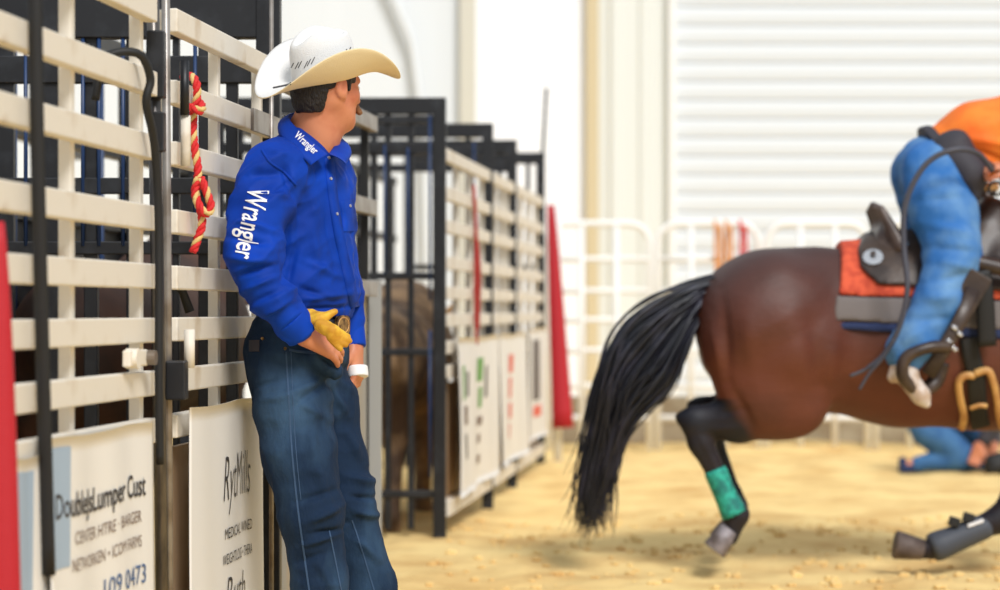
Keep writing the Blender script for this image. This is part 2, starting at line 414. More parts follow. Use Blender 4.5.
# roll-up door: slats as pieces
D1 = bpy.data.objects.new('door_1', None); C.objects.link(D1); D1.location = (wx(900), WY, 0); struct(D1); ORG[D1.name] = Vector(D1.location)
sl = None; dx0, dx1 = wx(674), wx(1130)
for i in range(26):
    n = 7; prof = [(-.009 * math.sin(math.pi * k / n) - .004, .012 + .168 * k / n) for k in range(n + 1)]
    if sl is None:
        v = [(dx0 - D1.location.x, p[0], p[1]) for p in prof] + [(dx1 - D1.location.x, p[0], p[1]) for p in prof]
        v += [(dx0 - D1.location.x, .02, .0), (dx0 - D1.location.x, .02, .19), (dx1 - D1.location.x, .02, .0), (dx1 - D1.location.x, .02, .19)]
        f = [(k, k + n + 1, k + n + 2, k + 1) for k in range(n)] + [(16, 18, n + 1, 0), (n, 2 * n + 1, 19, 17), (17, 19, 18, 16)]
        sl = mesh(v, f)
    o = bpy.data.objects.new('slat', sl); C.objects.link(o); o.parent = D1; o.location = (0, 0, .19 * i)
    if i == 0: sl.materials.append(M['door'])
box('guide_rail', (wx(671.5), WY - .05, 2.5), (.07, .14, 5.0), M['whitepipe'], D1)
box('guide_rail', (wx(1132), WY - .05, 2.5), (.07, .14, 5.0), M['whitepipe'], D1)
ribbed('wall_back', wx(668), wx(1130), 4.95, TOP, .3, .03, M['wallcream'])
# diagonal brace high on the left wall
struct(tube('trim_3', [P(330, -165, WY - .15), P(378, -40, WY - .15), P(412, 40, WY - .15), P(424, 130, WY - .15), P(428, 300, WY - .15), P(428, 418, WY - .15)], .045, M['wall']))
struct(box('baseboard_back', (2.6, 19.7, .19), (5.6, .22, .38), M['conc']))

# ------------------------------------------------------------------ chute line
SL = .11; X0 = -1.521
def lx(y): return X0 + SL * y
ANG = math.atan2(1, SL); LN = math.sqrt(1 + SL * SL)
def X_(px, y): return (px - 500) / F * y
def Z_(py, y): return CH + (HY - py) / F * y
RZ = [1.849, 1.664, 1.505, 1.329, 1.184, 1.05, .918, .80]
def gate(y0, y1, label, ups, rails=RZ, mats=('cream', 'cream'), plate=None, low=(.12, .74), pm='ply', kick=True, group='gates of the chute line'):
    g = thing('chute_gate', label, 'gate', (lx(y0), y0, 0), ANG, group, local=True); L = (y1 - y0) * LN
    rm = boxmesh([((L / 2, 0, 0), (L, .034, .062))], .004)
    for i, z in enumerate(rails):
        o = link('rail', rm, None, g)
        if i == 0: rm.materials.append(M[mats[0]])
        o.location = (0, 0, z)
    um = boxmesh([((0, .030, (1.88 + .1) / 2), (.030, .030, 1.78))], .003); um.materials.append(M[mats[1]])
    for u in ups:
        o = link('upright', um, None, g); o.location = ((u - y0) * LN, 0, 0)
    link('lower_panel', boxmesh([((L / 2, .028, (low[0] + low[1]) / 2), (L, .016, low[1] - low[0]))]), M[pm], g)
    if kick: link('bottom_rail', boxmesh([((L / 2, 0, .14), (L, .05, .075))], .004), M[mats[0]], g)
    if plate: 
        a, b = plate; link('splice_plate', boxmesh([(((a + b) / 2 * LN - y0 * LN, -.021, RZ[1]), ((b - a) * LN, .01, .066))]), M['greymetal'], g)
    return g
g1 = gate(3.3, 5.90, 'nearest cream slatted chute gate, at the left edge before the dark steel pole', (3.4, 4.3, 5.28, 5.87))
link('latch_block', boxmesh([((2.34 * LN, -.03, .985), (.16, .02, .04))], .004), M['cream'], g1)
v, f = tubedata([V(2.30 * LN, -.02, .985), V(2.30 * LN, -.05, .985)], .024, 18); link('latch_wheel', mesh(v, f), M['cream'], g1, False)
v, f = tubedata([V(2.42 * LN, -.02, .985), V(2.42 * LN, -.06, .985)], .018, 14); link('latch_bolt', mesh(v, f), M['greymetal'], g1, False)
g2 = gate(6.10, 7.32, 'cream slatted chute gate the cowboy leans on, with grey splice plate', (6.14, 6.71, 7.28), plate=(6.98, 7.36))
g3 = gate(7.50, 9.30, 'chute gate behind the cowboy with a plain grey board below', (7.55, 8.4, 9.27), rails=[1.83, 1.50, 1.184], mats=('greymetal', 'blackm'), low=(.18, 1.19), pm='greyply', kick=False)
box('end_board', (X_(366, 9.42), 9.42, .70), (.125, .03, 1.04), M['greyply'], None, .003); _eb = bpy.data.objects['end_board']; _eb.data.transform((Matrix.Translation(g3.location) @ Matrix.Rotation(ANG, 4, 'Z')).inverted()); _eb.parent = g3
# hinge hardware and steel pole between the first two gates
sp = thing('gate_pole', 'tall dark steel pole between the two nearest chute gates', 'pole', (lx(6.0), 6.0, 0))
pts = [V(lx(5.99) + .012, 5.99, -.05), V(lx(5.99) - .03, 5.99, 2.6)]
tube('pole', pts, .0165, M['steel'], sp, 14)
tube('pipe', [V(lx(6.05) + .01, 6.05, -.05), V(lx(6.05) - .005, 6.05, 2.6)], .011, M['greymetal'], sp, 10)
box('clamp', (lx(5.98) - .006, 5.97, 1.72), (.045, .05, .17), M['black'], sp, .004)
box('clamp', (lx(5.98) - .004, 5.97, 1.55), (.04, .05, .10), M['black'], sp, .004)
tube('hinge_pin', [V(lx(6.06) + .045, 6.06, 1.60), V(lx(6.06) + .045, 6.06, 1.74)], .012, M['black'], sp, 10)
tube('hinge_sleeve', [V(lx(6.07) + .045, 6.07, 1.47), V(lx(6.07) + .045, 6.07, 1.60)], .013, M['cream'], sp, 10)
box('latch', (lx(6.03) + .03, 6.05, .92), (.05, .07, .1), M['black'], sp, .004)
tube('hinge_sleeve', [V(lx(6.09) + .05, 6.09, .95), V(lx(6.09) + .05, 6.09, 1.05)], .014, M['cream'], sp, 10)

FAR = [(11.38, 13.2, 'cream slatted chute gate just beyond the black open frame, red rope on it'),
       (13.38, 14.5, 'middle one of the three far cream chute gates, orange-red printed banner below'),
       (14.68, 16.4, 'farthest cream chute gate, beside the red pad')]
for a, b, lb in FAR:
    gate(a, b, lb, (a + .05, a + (b - a) * .36, a + (b - a) * .68, b - .05), group='far cream chute gates')

def divider(y, label, bars, rods, hz, x1, top=2.14, post=.062, extra=None, header=.08):
    """black steel frame standing across the chute, seen face on"""
    xr = lx(y) + .0; g = thing('chute_divider', label, 'frame', (xr - .03, y, 0), 0, 'black frames across the chutes')
    box('post', (xr - post / 2 + .02, y, top / 2 - .02), (post, .07, top + .04), M['black'], g, .004)
    box('post', (x1, y, top / 2 - .02), (post, .07, top + .04), M['black'], g, .004)
    box('header', ((xr + x1) / 2, y, top - header / 2), (xr - x1, .062, header), M['black'], g, .004)
    for z, th in hz: box('crossbar', ((xr + x1) / 2, y, z), (xr - x1, .045, th), M['black'], g, .003)
    for x, w in bars: box('bar', (x, y + .01, top / 2), (w, .04, top - .1), M['black'], g, .003)
    for x, z0, z1 in rods: tube('rod', [V(x, y - .02, z0), V(x, y - .02, z1)], .0065, M['blue_edge_rod'], g, 8)
    return g
y = 7.40
dn = divider(y, 'black steel frame rising behind the hat at the near chute', [(X_(p, y), w) for p, w in ((6, .05), (51, .056), (91, .042), (132, .034), (176, .02), (204, .034), (232, .036))],
        [(X_(p, y), 1.3, Z_(30, y)) for p in (27, 84, 100, 124, 196)], [(Z_(70, y), .085), (Z_(186, y), .05), (Z_(248, y), .04), (.6, .06)], -1.76, top=2.32, post=.075, header=.37)
tube('conduit_pipe', [V(lx(7.2) + .03, 7.22, -.02), V(lx(7.2) + .03, 7.22, 2.35)], .007, M['greymetal'])
tag(centre(bpy.data.objects['conduit_pipe']), 'thin silver pipe on the black post behind the hat', 'pipe')
y = 11.3
divider(y, 'large open black frame right of the cowboy, seen face on', [(X_(p, y), .03) for p in (374, 388, 411)],
        [(X_(385, y), Z_(275, y), Z_(145, y)), (X_(408, y), Z_(275, y), Z_(148, y)), (X_(430, y), Z_(300, y), Z_(112, y)), (X_(430, y), .3, Z_(330, y))],
        [(Z_(120, y), .04), (Z_(148, y), .05), (Z_(276, y), .035), (Z_(352, y), .035), (Z_(494, y), .035)], -1.35, top=2.115)
divider(13.3, 'black frame post second from the open black frame', [(X_(468, 13.3), .03)], [(X_(474, 13.3), 1.3, 2.05)], [(Z_(152, 13.3), .05), (1.2, .04), (.6, .04)], -1.0, top=2.15)
divider(14.6, 'black frame post third along the far gates', [(X_(500, 14.6), .03)], [(X_(508, 14.6), 1.3, 2.05)], [(Z_(168, 14.6), .05), (1.2, .04), (.6, .04)], -.84, top=2.15)
dv = divider(16.5, 'farthest black frame post with a tall thin rod on it', [(X_(528, 16.5), .03)], [], [(1.4, .04), (.8, .04)], -.64, top=2.2)
tube('tall_rod', [V(lx(16.5) + .0, 16.5, 2.1), V(lx(16.5) + .03, 16.5, Z_(88, 16.5))], .012, M['black'], dv)
# back fence of the chutes and catwalk
bf = thing('chute_back_fence', 'black steel back fence behind the near chutes', 'fence', (lx(7) - 1.15, 7, 0))
def bx_(y): return lx(y) - 1.15
Rb = Matrix.Rotation(ANG, 3, 'Z')
for z, th in ((2.15, .12), (1.75, .05), (1.45, .05), (1.15, .05), (.8, .05), (.45, .05)):
    box('rail', ((bx_(4.5) + bx_(11)) / 2, 7.75, z), (6.6, .05, th), M['black'], bf, 0, Rb)
for yy in (4.5, 5.6, 6.7, 7.8, 8.9, 10, 11): box('post', (bx_(yy), yy, 1.1), (.08, .08, 2.24), M['black'], bf, .004)
for yy in (6.1, 7.25, 8.3, 9.4): tube('rod', [V(bx_(yy) + .05, yy, .4), V(bx_(yy) + .05, yy, 2.1)], .011, M['blue_edge_rod'], bf)
box('dark_backing_sheet', (bx_(8.1) - .03, 8.1, .85), (4.4, .01, 1.2), M['black'], bf, 0, Rb)  # black sheet added to keep the gaps behind the slats dark
bf2 = thing('chute_back_fence', 'black steel back fence behind the far chutes', 'fence', (lx(13) - 1.05, 13, 0))
for z in (2.0, 1.6, 1.2, .8, .4): box('rail', (lx(14) - 1.05, 14, z), (5.2, .05, .05), M['black'], bf2, 0, Rb)
for yy in (11.6, 12.8, 14, 15.2, 16.4): box('post', (lx(yy) - 1.05, yy, 1.0), (.07, .07, 2.05), M['black'], bf2, .004)
cw = thing('catwalk', 'dark raised catwalk behind the near chute fence', 'catwalk', (-2.9, 10, 0))
for yy in (8.5, 10.5, 12.5): box('leg', (-2.35, yy, .52), (.08, .08, 1.06), M['black'], cw); box('leg', (-3.3, yy, .52), (.08, .08, 1.06), M['black'], cw)
box('deck', (-2.85, 10.5, 1.09), (1.1, 5, .08), M['greymetal'], cw)
for z in (1.55, 1.95): box('handrail', (-2.32, 10.5, z), (.05, 5, .05), M['black'], cw)
box('toe_board', (-2.32, 10.5, 1.22), (.04, 5, .16), M['black'], cw)

# ------------------------------------------------------------------ banners
def sheet(y0, y1, z0, z1, off, amp, ph, lean=0.0, cut=None):
    def S(u, w):  # u along, w up -> world
        yy = y0 + (y1 - y0) * u; b = amp * math.sin(u * 7 + ph + w * 1.3) * (1.6 - 1.5 * w) + amp * .6 * math.sin(u * 17 + ph * 2 + w * 2)
        o_ = off + b + lean * (1 - w)
        if cut: o_ += cut(u, w)
        return V(lx(yy) + o_, yy, z0 + (z1 - z0) * w + .003 * math.sin(u * 9 + ph))
    return S
def banner(name, label, S, m, nu=40, nw=20, group=None):
    v = []; f = []
    for t in (0, -.002):
        for i in range(nu + 1):
            for j in range(nw + 1): v.append(S(i / nu, j / nw) + V(t, 0, 0))
    N = (nu + 1) * (nw + 1)
    for i in range(nu):
        for j in range(nw):
            a = i * (nw + 1) + j; f.append((a, a + nw + 1, a + nw + 2, a + 1)); f.append((N + a + 1, N + a + nw + 2, N + a + nw + 1, N + a))
    for i in range(nu):
        for j in (0, nw):
            a = i * (nw + 1) + j; q = (a, N + a, N + a + nw + 1, a + nw + 1); f.append(q if j else q[::-1])
    for j in range(nw):
        for i in (0, nu):
            a = i * (nw + 1) + j; q = (a, a + 1, N + a + 1, N + a); f.append(q if i == 0 else q[::-1])
    b = thing('banner', label, 'banner', S(.5, 0), 0, group)
    link('sheet', mesh(v, f), m, b, True); return b
def btext(b, S, s, u0, u1, w0, hw, m, bold=0, shear=0, name='lettering'):
    v, f = textdata(s, bold, shear); pts = [S(u0 + (u1 - u0) * x, w0 + hw * y) + V(.0025, 0, 0) for x, y, _ in v]
    o = link(name, mesh(pts, f), m, b); o['kind'] = 'stuff'; return o
def bpatch(b, S, u0, u1, w0, w1, m, name='printed_patch', n=8):
    v = []; f = []
    for i in range(n + 1):
        for j in range(n + 1): v.append(S(u0 + (u1 - u0) * i / n, w0 + (w1 - w0) * j / n) + V(.0018, 0, 0))
    for i in range(n):
        for j in range(n): a = i * (n + 1) + j; f.append((a, a + n + 1, a + n + 2, a + 1))
    return link(name, mesh(v, f), m, b)
S1 = sheet(4.66, 5.0, .12, .80, .030, .003, .6)
b1 = banner('banner', 'white vinyl banner with grey blue print on the nearest gate', S1, M['vinyl'])
bpatch(b1, S1, .02, .55, .40, .96, M['vinylblue']); bpatch(b1, S1, .20, .5, .06, .30, M['orangeprint']); bpatch(b1, S1, .02, .35, .0, .07, M['yellowprint'])
S1b = sheet(4.90, 5.72, .10, .83, .05, .005, 1.2)
b1b = banner('banner', 'white banner lettered DoubleJsLumper on the nearest gate', S1b, M['vinyl'])
bpatch(b1b, S1b, .0, .16, .62, .97, M['vinylblue'])
btext(b1b, S1b, 'DoubleJsLumper Cust', .04, .90, .765, .075, M['ink'], .012)
btext(b1b, S1b, 'CENTER HTRE · BARGER', .2, .86, .68, .04, M['ink2']); btext(b1b, S1b, 'NETWORKEN • ICOM FARMS', .18, .86, .60, .04, M['ink2'])
btext(b1b, S1b, '109 0473', .5, .9, .48, .065, M['inkblue'])
S2 = sheet(6.10, 7.0, .06, .845, .05, .004, 2.0)
b2 = banner('banner', 'white banner with handwritten lettering on the gate behind the cowboy', S2, M['vinyl'])
btext(b2, S2, 'RytMills', .42, .78, .655, .17, M['ink'], -.012, .25)
btext(b2, S2, 'MEDICAL WINED', .44, .80, .52, .04, M['ink']); btext(b2, S2, 'WEIGHTLOSS • THERA', .42, .80, .43, .04, M['ink'])
btext(b2, S2, 'Ruth', .46, .7, .27, .12, M['ink'], -.01, .25)
SA = sheet(11.5, 13.25, .18, .96, .05, .012, .5); bA = banner('banner', 'white banner with green and dark print, under the dark red rope', SA, M['vinyl'], group='far banners')
for (a_, b_, c_, d_, m_) in ((.12, .17, .60, .82, 'inkgreen'), (.20, .24, .62, .78, 'ink'), (.14, .22, .44, .56, 'ink2'), (.15, .20, .22, .38, 'ink'), (.50, .60, .70, .86, 'inkgreen'), (.54, .60, .52, .66, 'inkgreen'), (.64, .68, .58, .80, 'ink'), (.52, .62, .40, .46, 'ink2'), (.54, .60, .28, .34, 'ink2'), (.53, .61, .14, .2, 'ink2')):
    bpatch(bA, SA, a_, b_, c_, d_, M[m_], n=3)
SB = sheet(13.42, 14.9, .2, .96, .05, .010, 1.5); bB = banner('banner', 'white banner with orange-red print on the middle far gate', SB, M['vinyl'], group='far banners')
for (a_, b_, c_, d_) in ((.34, .46, .70, .84), (.36, .44, .50, .66), (.34, .46, .34, .46), (.38, .44, .18, .3)):
    bpatch(bB, SB, a_, b_, c_, d_, M['inkred'], n=3)
SC = sheet(15.1, 16.35, .25, .98, .05, .008, 2.5); bC = banner('banner', 'white banner with a grey print on the farthest gate', SC, M['vinyl'], group='far banners')
bpatch(bC, SC, .2, .5, .35, .9, M['padgrey']); bpatch(bC, SC, .3, .55, .2, .3, M['inkred'])

# red padded covers
def redpad(path, w0, w1, label):
    pts = smoothpath(path, 5); n = len(pts); v = []; f = []; seg = 14
    o = tube('red_pad', pts, [w0 + (w1 - w0) * i / (n - 1) for i in range(n)], M['red'], None, seg, .6, up=(1, 0, 0)); centre(o); tag(o, label, 'pad', 'red canvas pads')
redpad([V(-.965, 4.54, 1.27), V(-.965, 4.54, .9), V(-.962, 4.54, .1)], .012, .056, 'red canvas pad at the left edge, nearest the camera')
redpad([P(551, 205, 16.9), P(556, 300, 16.85), P(563, 428, 16.8)], .028, .078, 'red canvas pad hanging at the far end of the gates')

_p = tube('pad_post', [V(lx(16.75) + .09, 16.91, -.02), V(lx(16.75) + .09, 16.91, 1.85)], .03, M['whitepipe']); tag(centre(_p), 'white post the far red pad hangs on', 'post')
# ------------------------------------------------------------------ straps and ropes on the gates
def gx_(y, o=.03): return lx(y) + o
st = tube('strap', smoothpath([V(gx_(4.80, .045), 4.80, 2.0), V(gx_(4.82, .045), 4.82, 1.5), V(gx_(4.86, .045), 4.86, 1.0), V(gx_(4.9, .045), 4.9, .55)], 5), .015, M['blackm'], None, 8, .5, up=(1, 0, 0)); tag(centre(st), 'thick black strap hanging down the nearest gate', 'strap')
hp = [V(gx_(5.62, -.06), 5.62, 1.60), V(gx_(5.63, -.04), 5.63, 1.70), V(gx_(5.66, .03), 5.66, 1.715), V(gx_(5.70, .05), 5.70, 1.66), V(gx_(5.70, .04), 5.70, 1.60), V(gx_(5.76, .045), 5.76, 1.5), V(gx_(5.80, .045), 5.80, 1.3), V(gx_(5.80, .045), 5.80, .95), V(gx_(5.81, .045), 5.81, .72)]
st = tube('rubber_hose', smoothpath(hp, 6), .0105, M['blackm'], None, 10); tag(centre(st), 'black hose looped over the second rail beside the steel pole', 'hose')

def rope(label, paths, r, mats_, pitch, group=None, name='rope'):
    allp = [p for q in paths for p in q]; lo = min(allp, key=lambda p: p.z); g = thing(name, label, 'rope', lo, 0, group)
    for ns, path in enumerate(paths):
        pts = smoothpath(path, 14); L = [0]
        for i in range(1, len(pts)): L.append(L[-1] + (pts[i] - pts[i - 1]).length)
        T = L[-1]; N = max(12, int(T / (pitch / 7))); fr = []
        k = 0
        for i in range(N + 1):
            d = T * i / N
            while k < len(pts) - 2 and L[k + 1] < d: k += 1
            t = (d - L[k]) / max(L[k + 1] - L[k], 1e-6); fr.append((pts[k].lerp(pts[k + 1], t), (pts[k + 1] - pts[k]).normalized(), d))
        for s in range(3):
            q = []
            for p, t, d in fr:
                u = t.cross(V(0, 1, .1)).normalized(); w = t.cross(u); a = 2 * math.pi * (d / pitch + s / 3)
                q.append(p + (u * math.cos(a) + w * math.sin(a)) * r * .55)
            tube('strand', q, r * .62, M[mats_[s]], g, 6)
    return g
def R_(px, py, dy=0, o=0): # a point on the near gate plane seen at px
    yy = 1.521 / (.11 - (px - 500) / F); yy += dy; return P(px, py, yy) + V(o, 0, 0)
yr = 6.28
def RR(px, py, dy=-.06): return P(px, py, yr + dy)
rope('red and straw twisted rope knotted on the second gate rail', [
    [RR(183, 78, .1), RR(190, 76, -.02), RR(196, 82), RR(197, 98), RR(194, 112), RR(193, 130), RR(195, 150), RR(198, 172), RR(196, 195), RR(201, 212), RR(202, 225), RR(198, 238), RR(193, 252)],
    [RR(179, 96, .02), RR(184, 104, -.07), RR(192, 108, -.09), RR(200, 111, -.09), RR(202, 106, -.06), RR(197, 100, -.02)],
    [RR(201, 178, -.07), RR(208, 196, -.07), RR(211, 208, -.07), RR(206, 214, -.08), RR(199, 205, -.08), RR(195, 192, -.07), RR(198, 178, -.07)]],
    .0105, ('ropered', 'ropegold', 'ropered'), .055)
rope('dark red rope hanging from a far cream gate', [[V(gx_(12.3), 12.3, 1.75), V(gx_(12.32, .04), 12.32, 1.5), V(gx_(12.3, .04), 12.3, 1.2), V(gx_(12.34, .04), 12.34, .92)], [V(gx_(12.4), 12.4, 1.5), V(gx_(12.38, .05), 12.38, 1.3), V(gx_(12.4, .04), 12.4, 1.0)]], .010, ('ropedark', 'ropedark', 'ropedark'), .07)
lv = tube('release_lever', [P(166, 300, 6.42), P(172, 286, 6.42), P(182, 290, 6.45), P(190, 312, 6.45)], [.010, .010, .012, .014], M['blackm'])
def into(o, root):
    o.data.transform((Matrix.Translation(root.location) @ Matrix.Rotation(root.rotation_euler.z, 4, 'Z')).inverted()); o.parent = root; return o
into(lv, g2)

# ------------------------------------------------------------------ white pipe fence at the back
def pipe_panel(x0, x1, y, label):
    g = thing('fence_panel', label, 'fence', (x0, y, 0), 0, 'white pipe fence panels')
    H = 1.78; r = .028; c = .16
    p = [V(x0, y, 0), V(x0, y, H - c)] + [V(x0 + c - c * math.cos(a), y, H - c + c * math.sin(a)) for a in (.4, .8, 1.2)] + [V(x0 + c, y, H), V(x1 - c, y, H)] + [V(x1 - c + c * math.sin(a), y, H - c + c * math.cos(a)) for a in (.4, .8, 1.2)] + [V(x1, y, H - c), V(x1, y, 0)]
    tube('frame', p, r, M['whitepipe'], g, 8)
    for z in (.25, .5, .78, 1.02, 1.25, 1.5): tube('rail', [V(x0, y, z), V(x1, y, z)], .024, M['whitepipe'], g, 8)
    for t in (.33, .67): tube('brace', [V(x0 + (x1 - x0) * t, y - .01, .02), V(x0 + (x1 - x0) * t, y - .01, H - .02)], .024, M['whitepipe'], g, 8)
xx = .38
names = ['beside the far red pad', 'behind the horse tail', 'behind the horse rump', 'behind the saddle', 'behind the galloping rider', 'at the far right', 'last at the far right']
for i, nme in enumerate(names):
    pipe_panel(xx, xx + .8, 18.6, 'white pipe fence panel ' + nme); xx += .86
for i, (px, m, lb) in enumerate(((716, 'ropeorange', 'leftmost straw-orange lead rope on the back fence'), (727, 'ropeorange', 'middle straw-orange lead rope on the back fence'), (741, 'ropered', 'red lead rope rightmost on the back fence'))):
    rope(lb, [[P(px - 2, 226, 18.64), P(px - 1, 221, 18.59), P(px, 232, 18.555), P(px, 258, 18.5), P(px + 1, 280, 18.5)], [P(px + 4, 226, 18.5), P(px + 5, 250, 18.5), P(px + 3, 278, 18.5)]], .014, (m, m, m), .1, 'lead ropes hung on the back fence')

# ------------------------------------------------------------------ people helpers
def head_prims(Hf, ax, k=.018):
    f, r, u = ax; E = lambda a, b, c, rad, kk=k, op='u': ell(Hf(a, b, c), rad, ax, kk, op)
    p = [E(-.012, 0, .035, (.100, .078, .088)), E(.032, 0, -.03, (.064, .060, .088), .03), cap(Hf(-.01, .05, -.045), Hf(.07, .014, -.095), .022, .018, .03), cap(Hf(-.01, -.05, -.045), Hf(.07, -.014, -.095), .022, .018, .03),
         ball(Hf(.078, 0, -.098), .018, .02), cap(Hf(.088, 0, .012), Hf(.112, 0, -.030), .008, .012, .012), ball(Hf(.100, .012, -.034), .008, .01), ball(Hf(.100, -.012, -.034), .008, .01),
         cap(Hf(.080, -.034, .020), Hf(.080, .034, .020), .012, .012, .015), cap(Hf(.084, -.018, -.062), Hf(.084, .018, -.062), .009, .009, .01), cap(Hf(.082, -.015, -.074), Hf(.082, .015, -.074), .009, .009, .008),
         ball(Hf(.086, .032, .0), .012, .012, op='s'), ball(Hf(.086, -.032, .0), .012, .012, op='s'), ball(Hf(.06, .045, -.025), .016, .03), ball(Hf(.06, -.045, -.025), .016, .03)]
    for s in (1, -1):
        p += [ell(Hf(-.012, .080 * s, -.010), (.020, .010, .033), ax, .008), cap(Hf(.0, .076 * s, -.02), Hf(.002, .076 * s, -.038), .008, .007, .008), ell(Hf(-.008, .090 * s, -.006), (.010, .007, .020), ax, .006, 's')]
    return p
def hand_prims(w, d, n, side, curl=.5, sc=1, k=.01, spread=.06):
    """w wrist, d towards fingertips, n palm normal (towards which fingers curl), side towards the thumb"""
    w, d, n = Vector(w), Vector(d).normalized(), Vector(n); n = (n - d * n.dot(d)).normalized(); s = Vector(side); s = (s - d * s.dot(d) - n * s.dot(n)).normalized(); p = []
    kn = [w + d * (.088 * sc) + s * (o * sc) for o in (.030, .010, -.010, -.029)]
    for q, ww in zip(kn, (.018, .006, -.006, -.018)): p.append(cap(w + s * ww * sc, q, .019 * sc, .0125 * sc, .016))
    for i, (q, L) in enumerate(zip(kn, (.070, .078, .073, .058))):
        a = q; dd = (d + s * spread * (1.5 - i)).normalized(); ang = 0
        for j, fr in enumerate((.45, .32, .23)):
            ang += curl * (.9 if j == 0 else 1.0); v_ = dd * math.cos(ang) + n * math.sin(ang); b = a + v_ * L * fr * sc
            p.append(cap(a, b, (.0105 - j * .001) * sc, (.0095 - j * .001) * sc, .004)); a = b
    t0 = w + s * .02 * sc + d * .02 * sc; t1 = t0 + (s * .9 + d * .7 + n * .3).normalized() * .045 * sc; t2 = t1 + (d * .9 + s * .25 + n * .4).normalized() * .032 * sc; t3 = t2 + (d + n * .6).normalized() * .026 * sc
    p += [cap(t0, t1, .017 * sc, .0125 * sc, .012), cap(t1, t2, .012 * sc, .011 * sc, .006), cap(t2, t3, .011 * sc, .009 * sc, .005)]
    return p
def frame_fru(yaw, pitch, roll=0):
    f = V(math.cos(yaw) * math.cos(pitch), math.sin(yaw) * math.cos(pitch), math.sin(pitch)); r = V(math.sin(yaw), -math.cos(yaw), 0); u = r.cross(f)
    if roll: R = Matrix.Rotation(roll, 3, f); r = R @ r; u = R @ u
    return (f, r, u)

# ------------------------------------------------------------------ the cowboy
MY = 6.75
man = thing('person', 'man in blue shirt, jeans and white cowboy hat leaning on the chute gate', 'person', (P(345, 695, MY).x, MY, 0))
TR = math.radians(57)
fru = frame_fru(math.radians(44), math.radians(-3)); hf, hr, hu = fru
HC = P(327, 86, 6.75)
def H(a, b, c): return HC + hf * a + hr * b + hu * c
NB = P(316, 140, 6.76)
# joints
shR, elR, wrR = P(275, 172, 6.58), P(253, 256, 6.47), P(303, 333, 6.51)
shL, elL, wrL = P(326, 176, 6.90), P(338, 255, 6.98), P(354, 347, 6.90)
hipR, knR, anR = P(289, 375, 6.66), P(313, 528, 6.60), P(333, 668, 6.60)
hipL, knL, anL = P(318, 375, 6.84), P(350, 520, 6.84), P(384, 662, 6.86)
hfr = frame_fru(math.radians(30), math.radians(15), math.radians(12)); f_, r_, u_ = hfr
HB = P(326, 77, 6.75)
body = head_prims(H, fru)
body += [cap(H(-.03, 0, -.02), NB + V(0, 0, -.02), .060, .060, .03), cap(H(.03, 0, -.095), NB + V(.015, 0, .01), .03, .04, .05), cap(P(306, 130, 6.78), P(300, 160, 6.78), .05, .06, .04)]
body += [cap(P(300, 185, 6.77), P(302, 240, 6.77), .078, .082, .05, TR, 1.45), cap(P(302, 240, 6.77), P(298, 335, 6.76), .082, .092, .05, TR, 1.38), cap(P(303, 166, 6.78), P(300, 185, 6.77), .045, .075, .05, TR, 1.6)]
body += [cap(shR, elR, .045, .036, .03), cap(elR, wrR, .036, .026, .02), cap(shL, elL, .045, .036, .03), cap(elL, wrL, .036, .025, .02)]
for hip, kn, an in ((hipR, knR, anR), (hipL, knL, anL)): body += [cap(hip, kn, .075, .05, .03), cap(kn, an, .05, .035, .02), cap(an, an + V(.14, -.02, -.05), .035, .028, .02)]
hdR = (P(345, 352, 6.585) - wrR).normalized()
body += hand_prims(wrR + hdR * .005, hdR, V(-.1, .8, -.5), V(.2, -.45, .6), .30, 1.0)
HATC = lambda X, Y, Z: (X - HB.x) * u_.x + (Y - HB.y) * u_.y + (Z - HB.z) * u_.z - .001
body += hand_prims(wrL, P(361, 400, 6.87) - wrL, V(-.7, .2, .2), V(.25, -.95, 0), .55, .95)
sdf('body', body, .0042, M['skin'], man, it=1, clip=HATC)
# eyes
for s in (1, -1): sdf('eye', [ball(H(.082, .031 * s, .0), .011)], .002, M['white'], man)
# hair: cap of hair on the skull, behind a line from temple to nape
def hc(X, Y, Z):
    return np.maximum(hc0(X, Y, Z), (X - HB.x) * u_.x + (Y - HB.y) * u_.y + (Z - HB.z) * u_.z - .002)
def hc0(X, Y, Z):
    x, y, z = X - HC.x, Y - HC.y, Z - HC.z
    a = x * hf.x + y * hf.y + z * hf.z; b = x * hr.x + y * hr.y + z * hr.z; c = x * hu.x + y * hu.y + z * hu.z
    low = np.maximum(a * .55 - c - .052, -.085 - c)      # nape to ear slope
    front = np.maximum(a - .055 , a - .012 - np.maximum(c - .0, -.02) * 3.2)  # sideburn then forehead
    return np.maximum(low, front) * .6
sdf('hair', [ell(H(-.014, 0, .028), (.106, .084, .094), fru, .02), ell(H(-.045, 0, -.035), (.066, .066, .075), fru, .03)], .003, M['hair'], man, clip=hc, it=1,
    disp=lambda v: .002 * vnoise(v, 120))
for s_ in (1, -1): sdf('sideburn', [cap(H(.018, .073 * s_, .02), H(.020, .073 * s_, -.012), .010, .006, .01)], .002, M['hair'], man)
sdf('moustache', [cap(H(.106, 0, -.050), H(.096, .036, -.068), .012, .008, .01), cap(H(.106, 0, -.050), H(.096, -.036, -.068), .012, .008, .01)], .002, M['stache'], man, disp=lambda v: .001 * vnoise(v, 200))
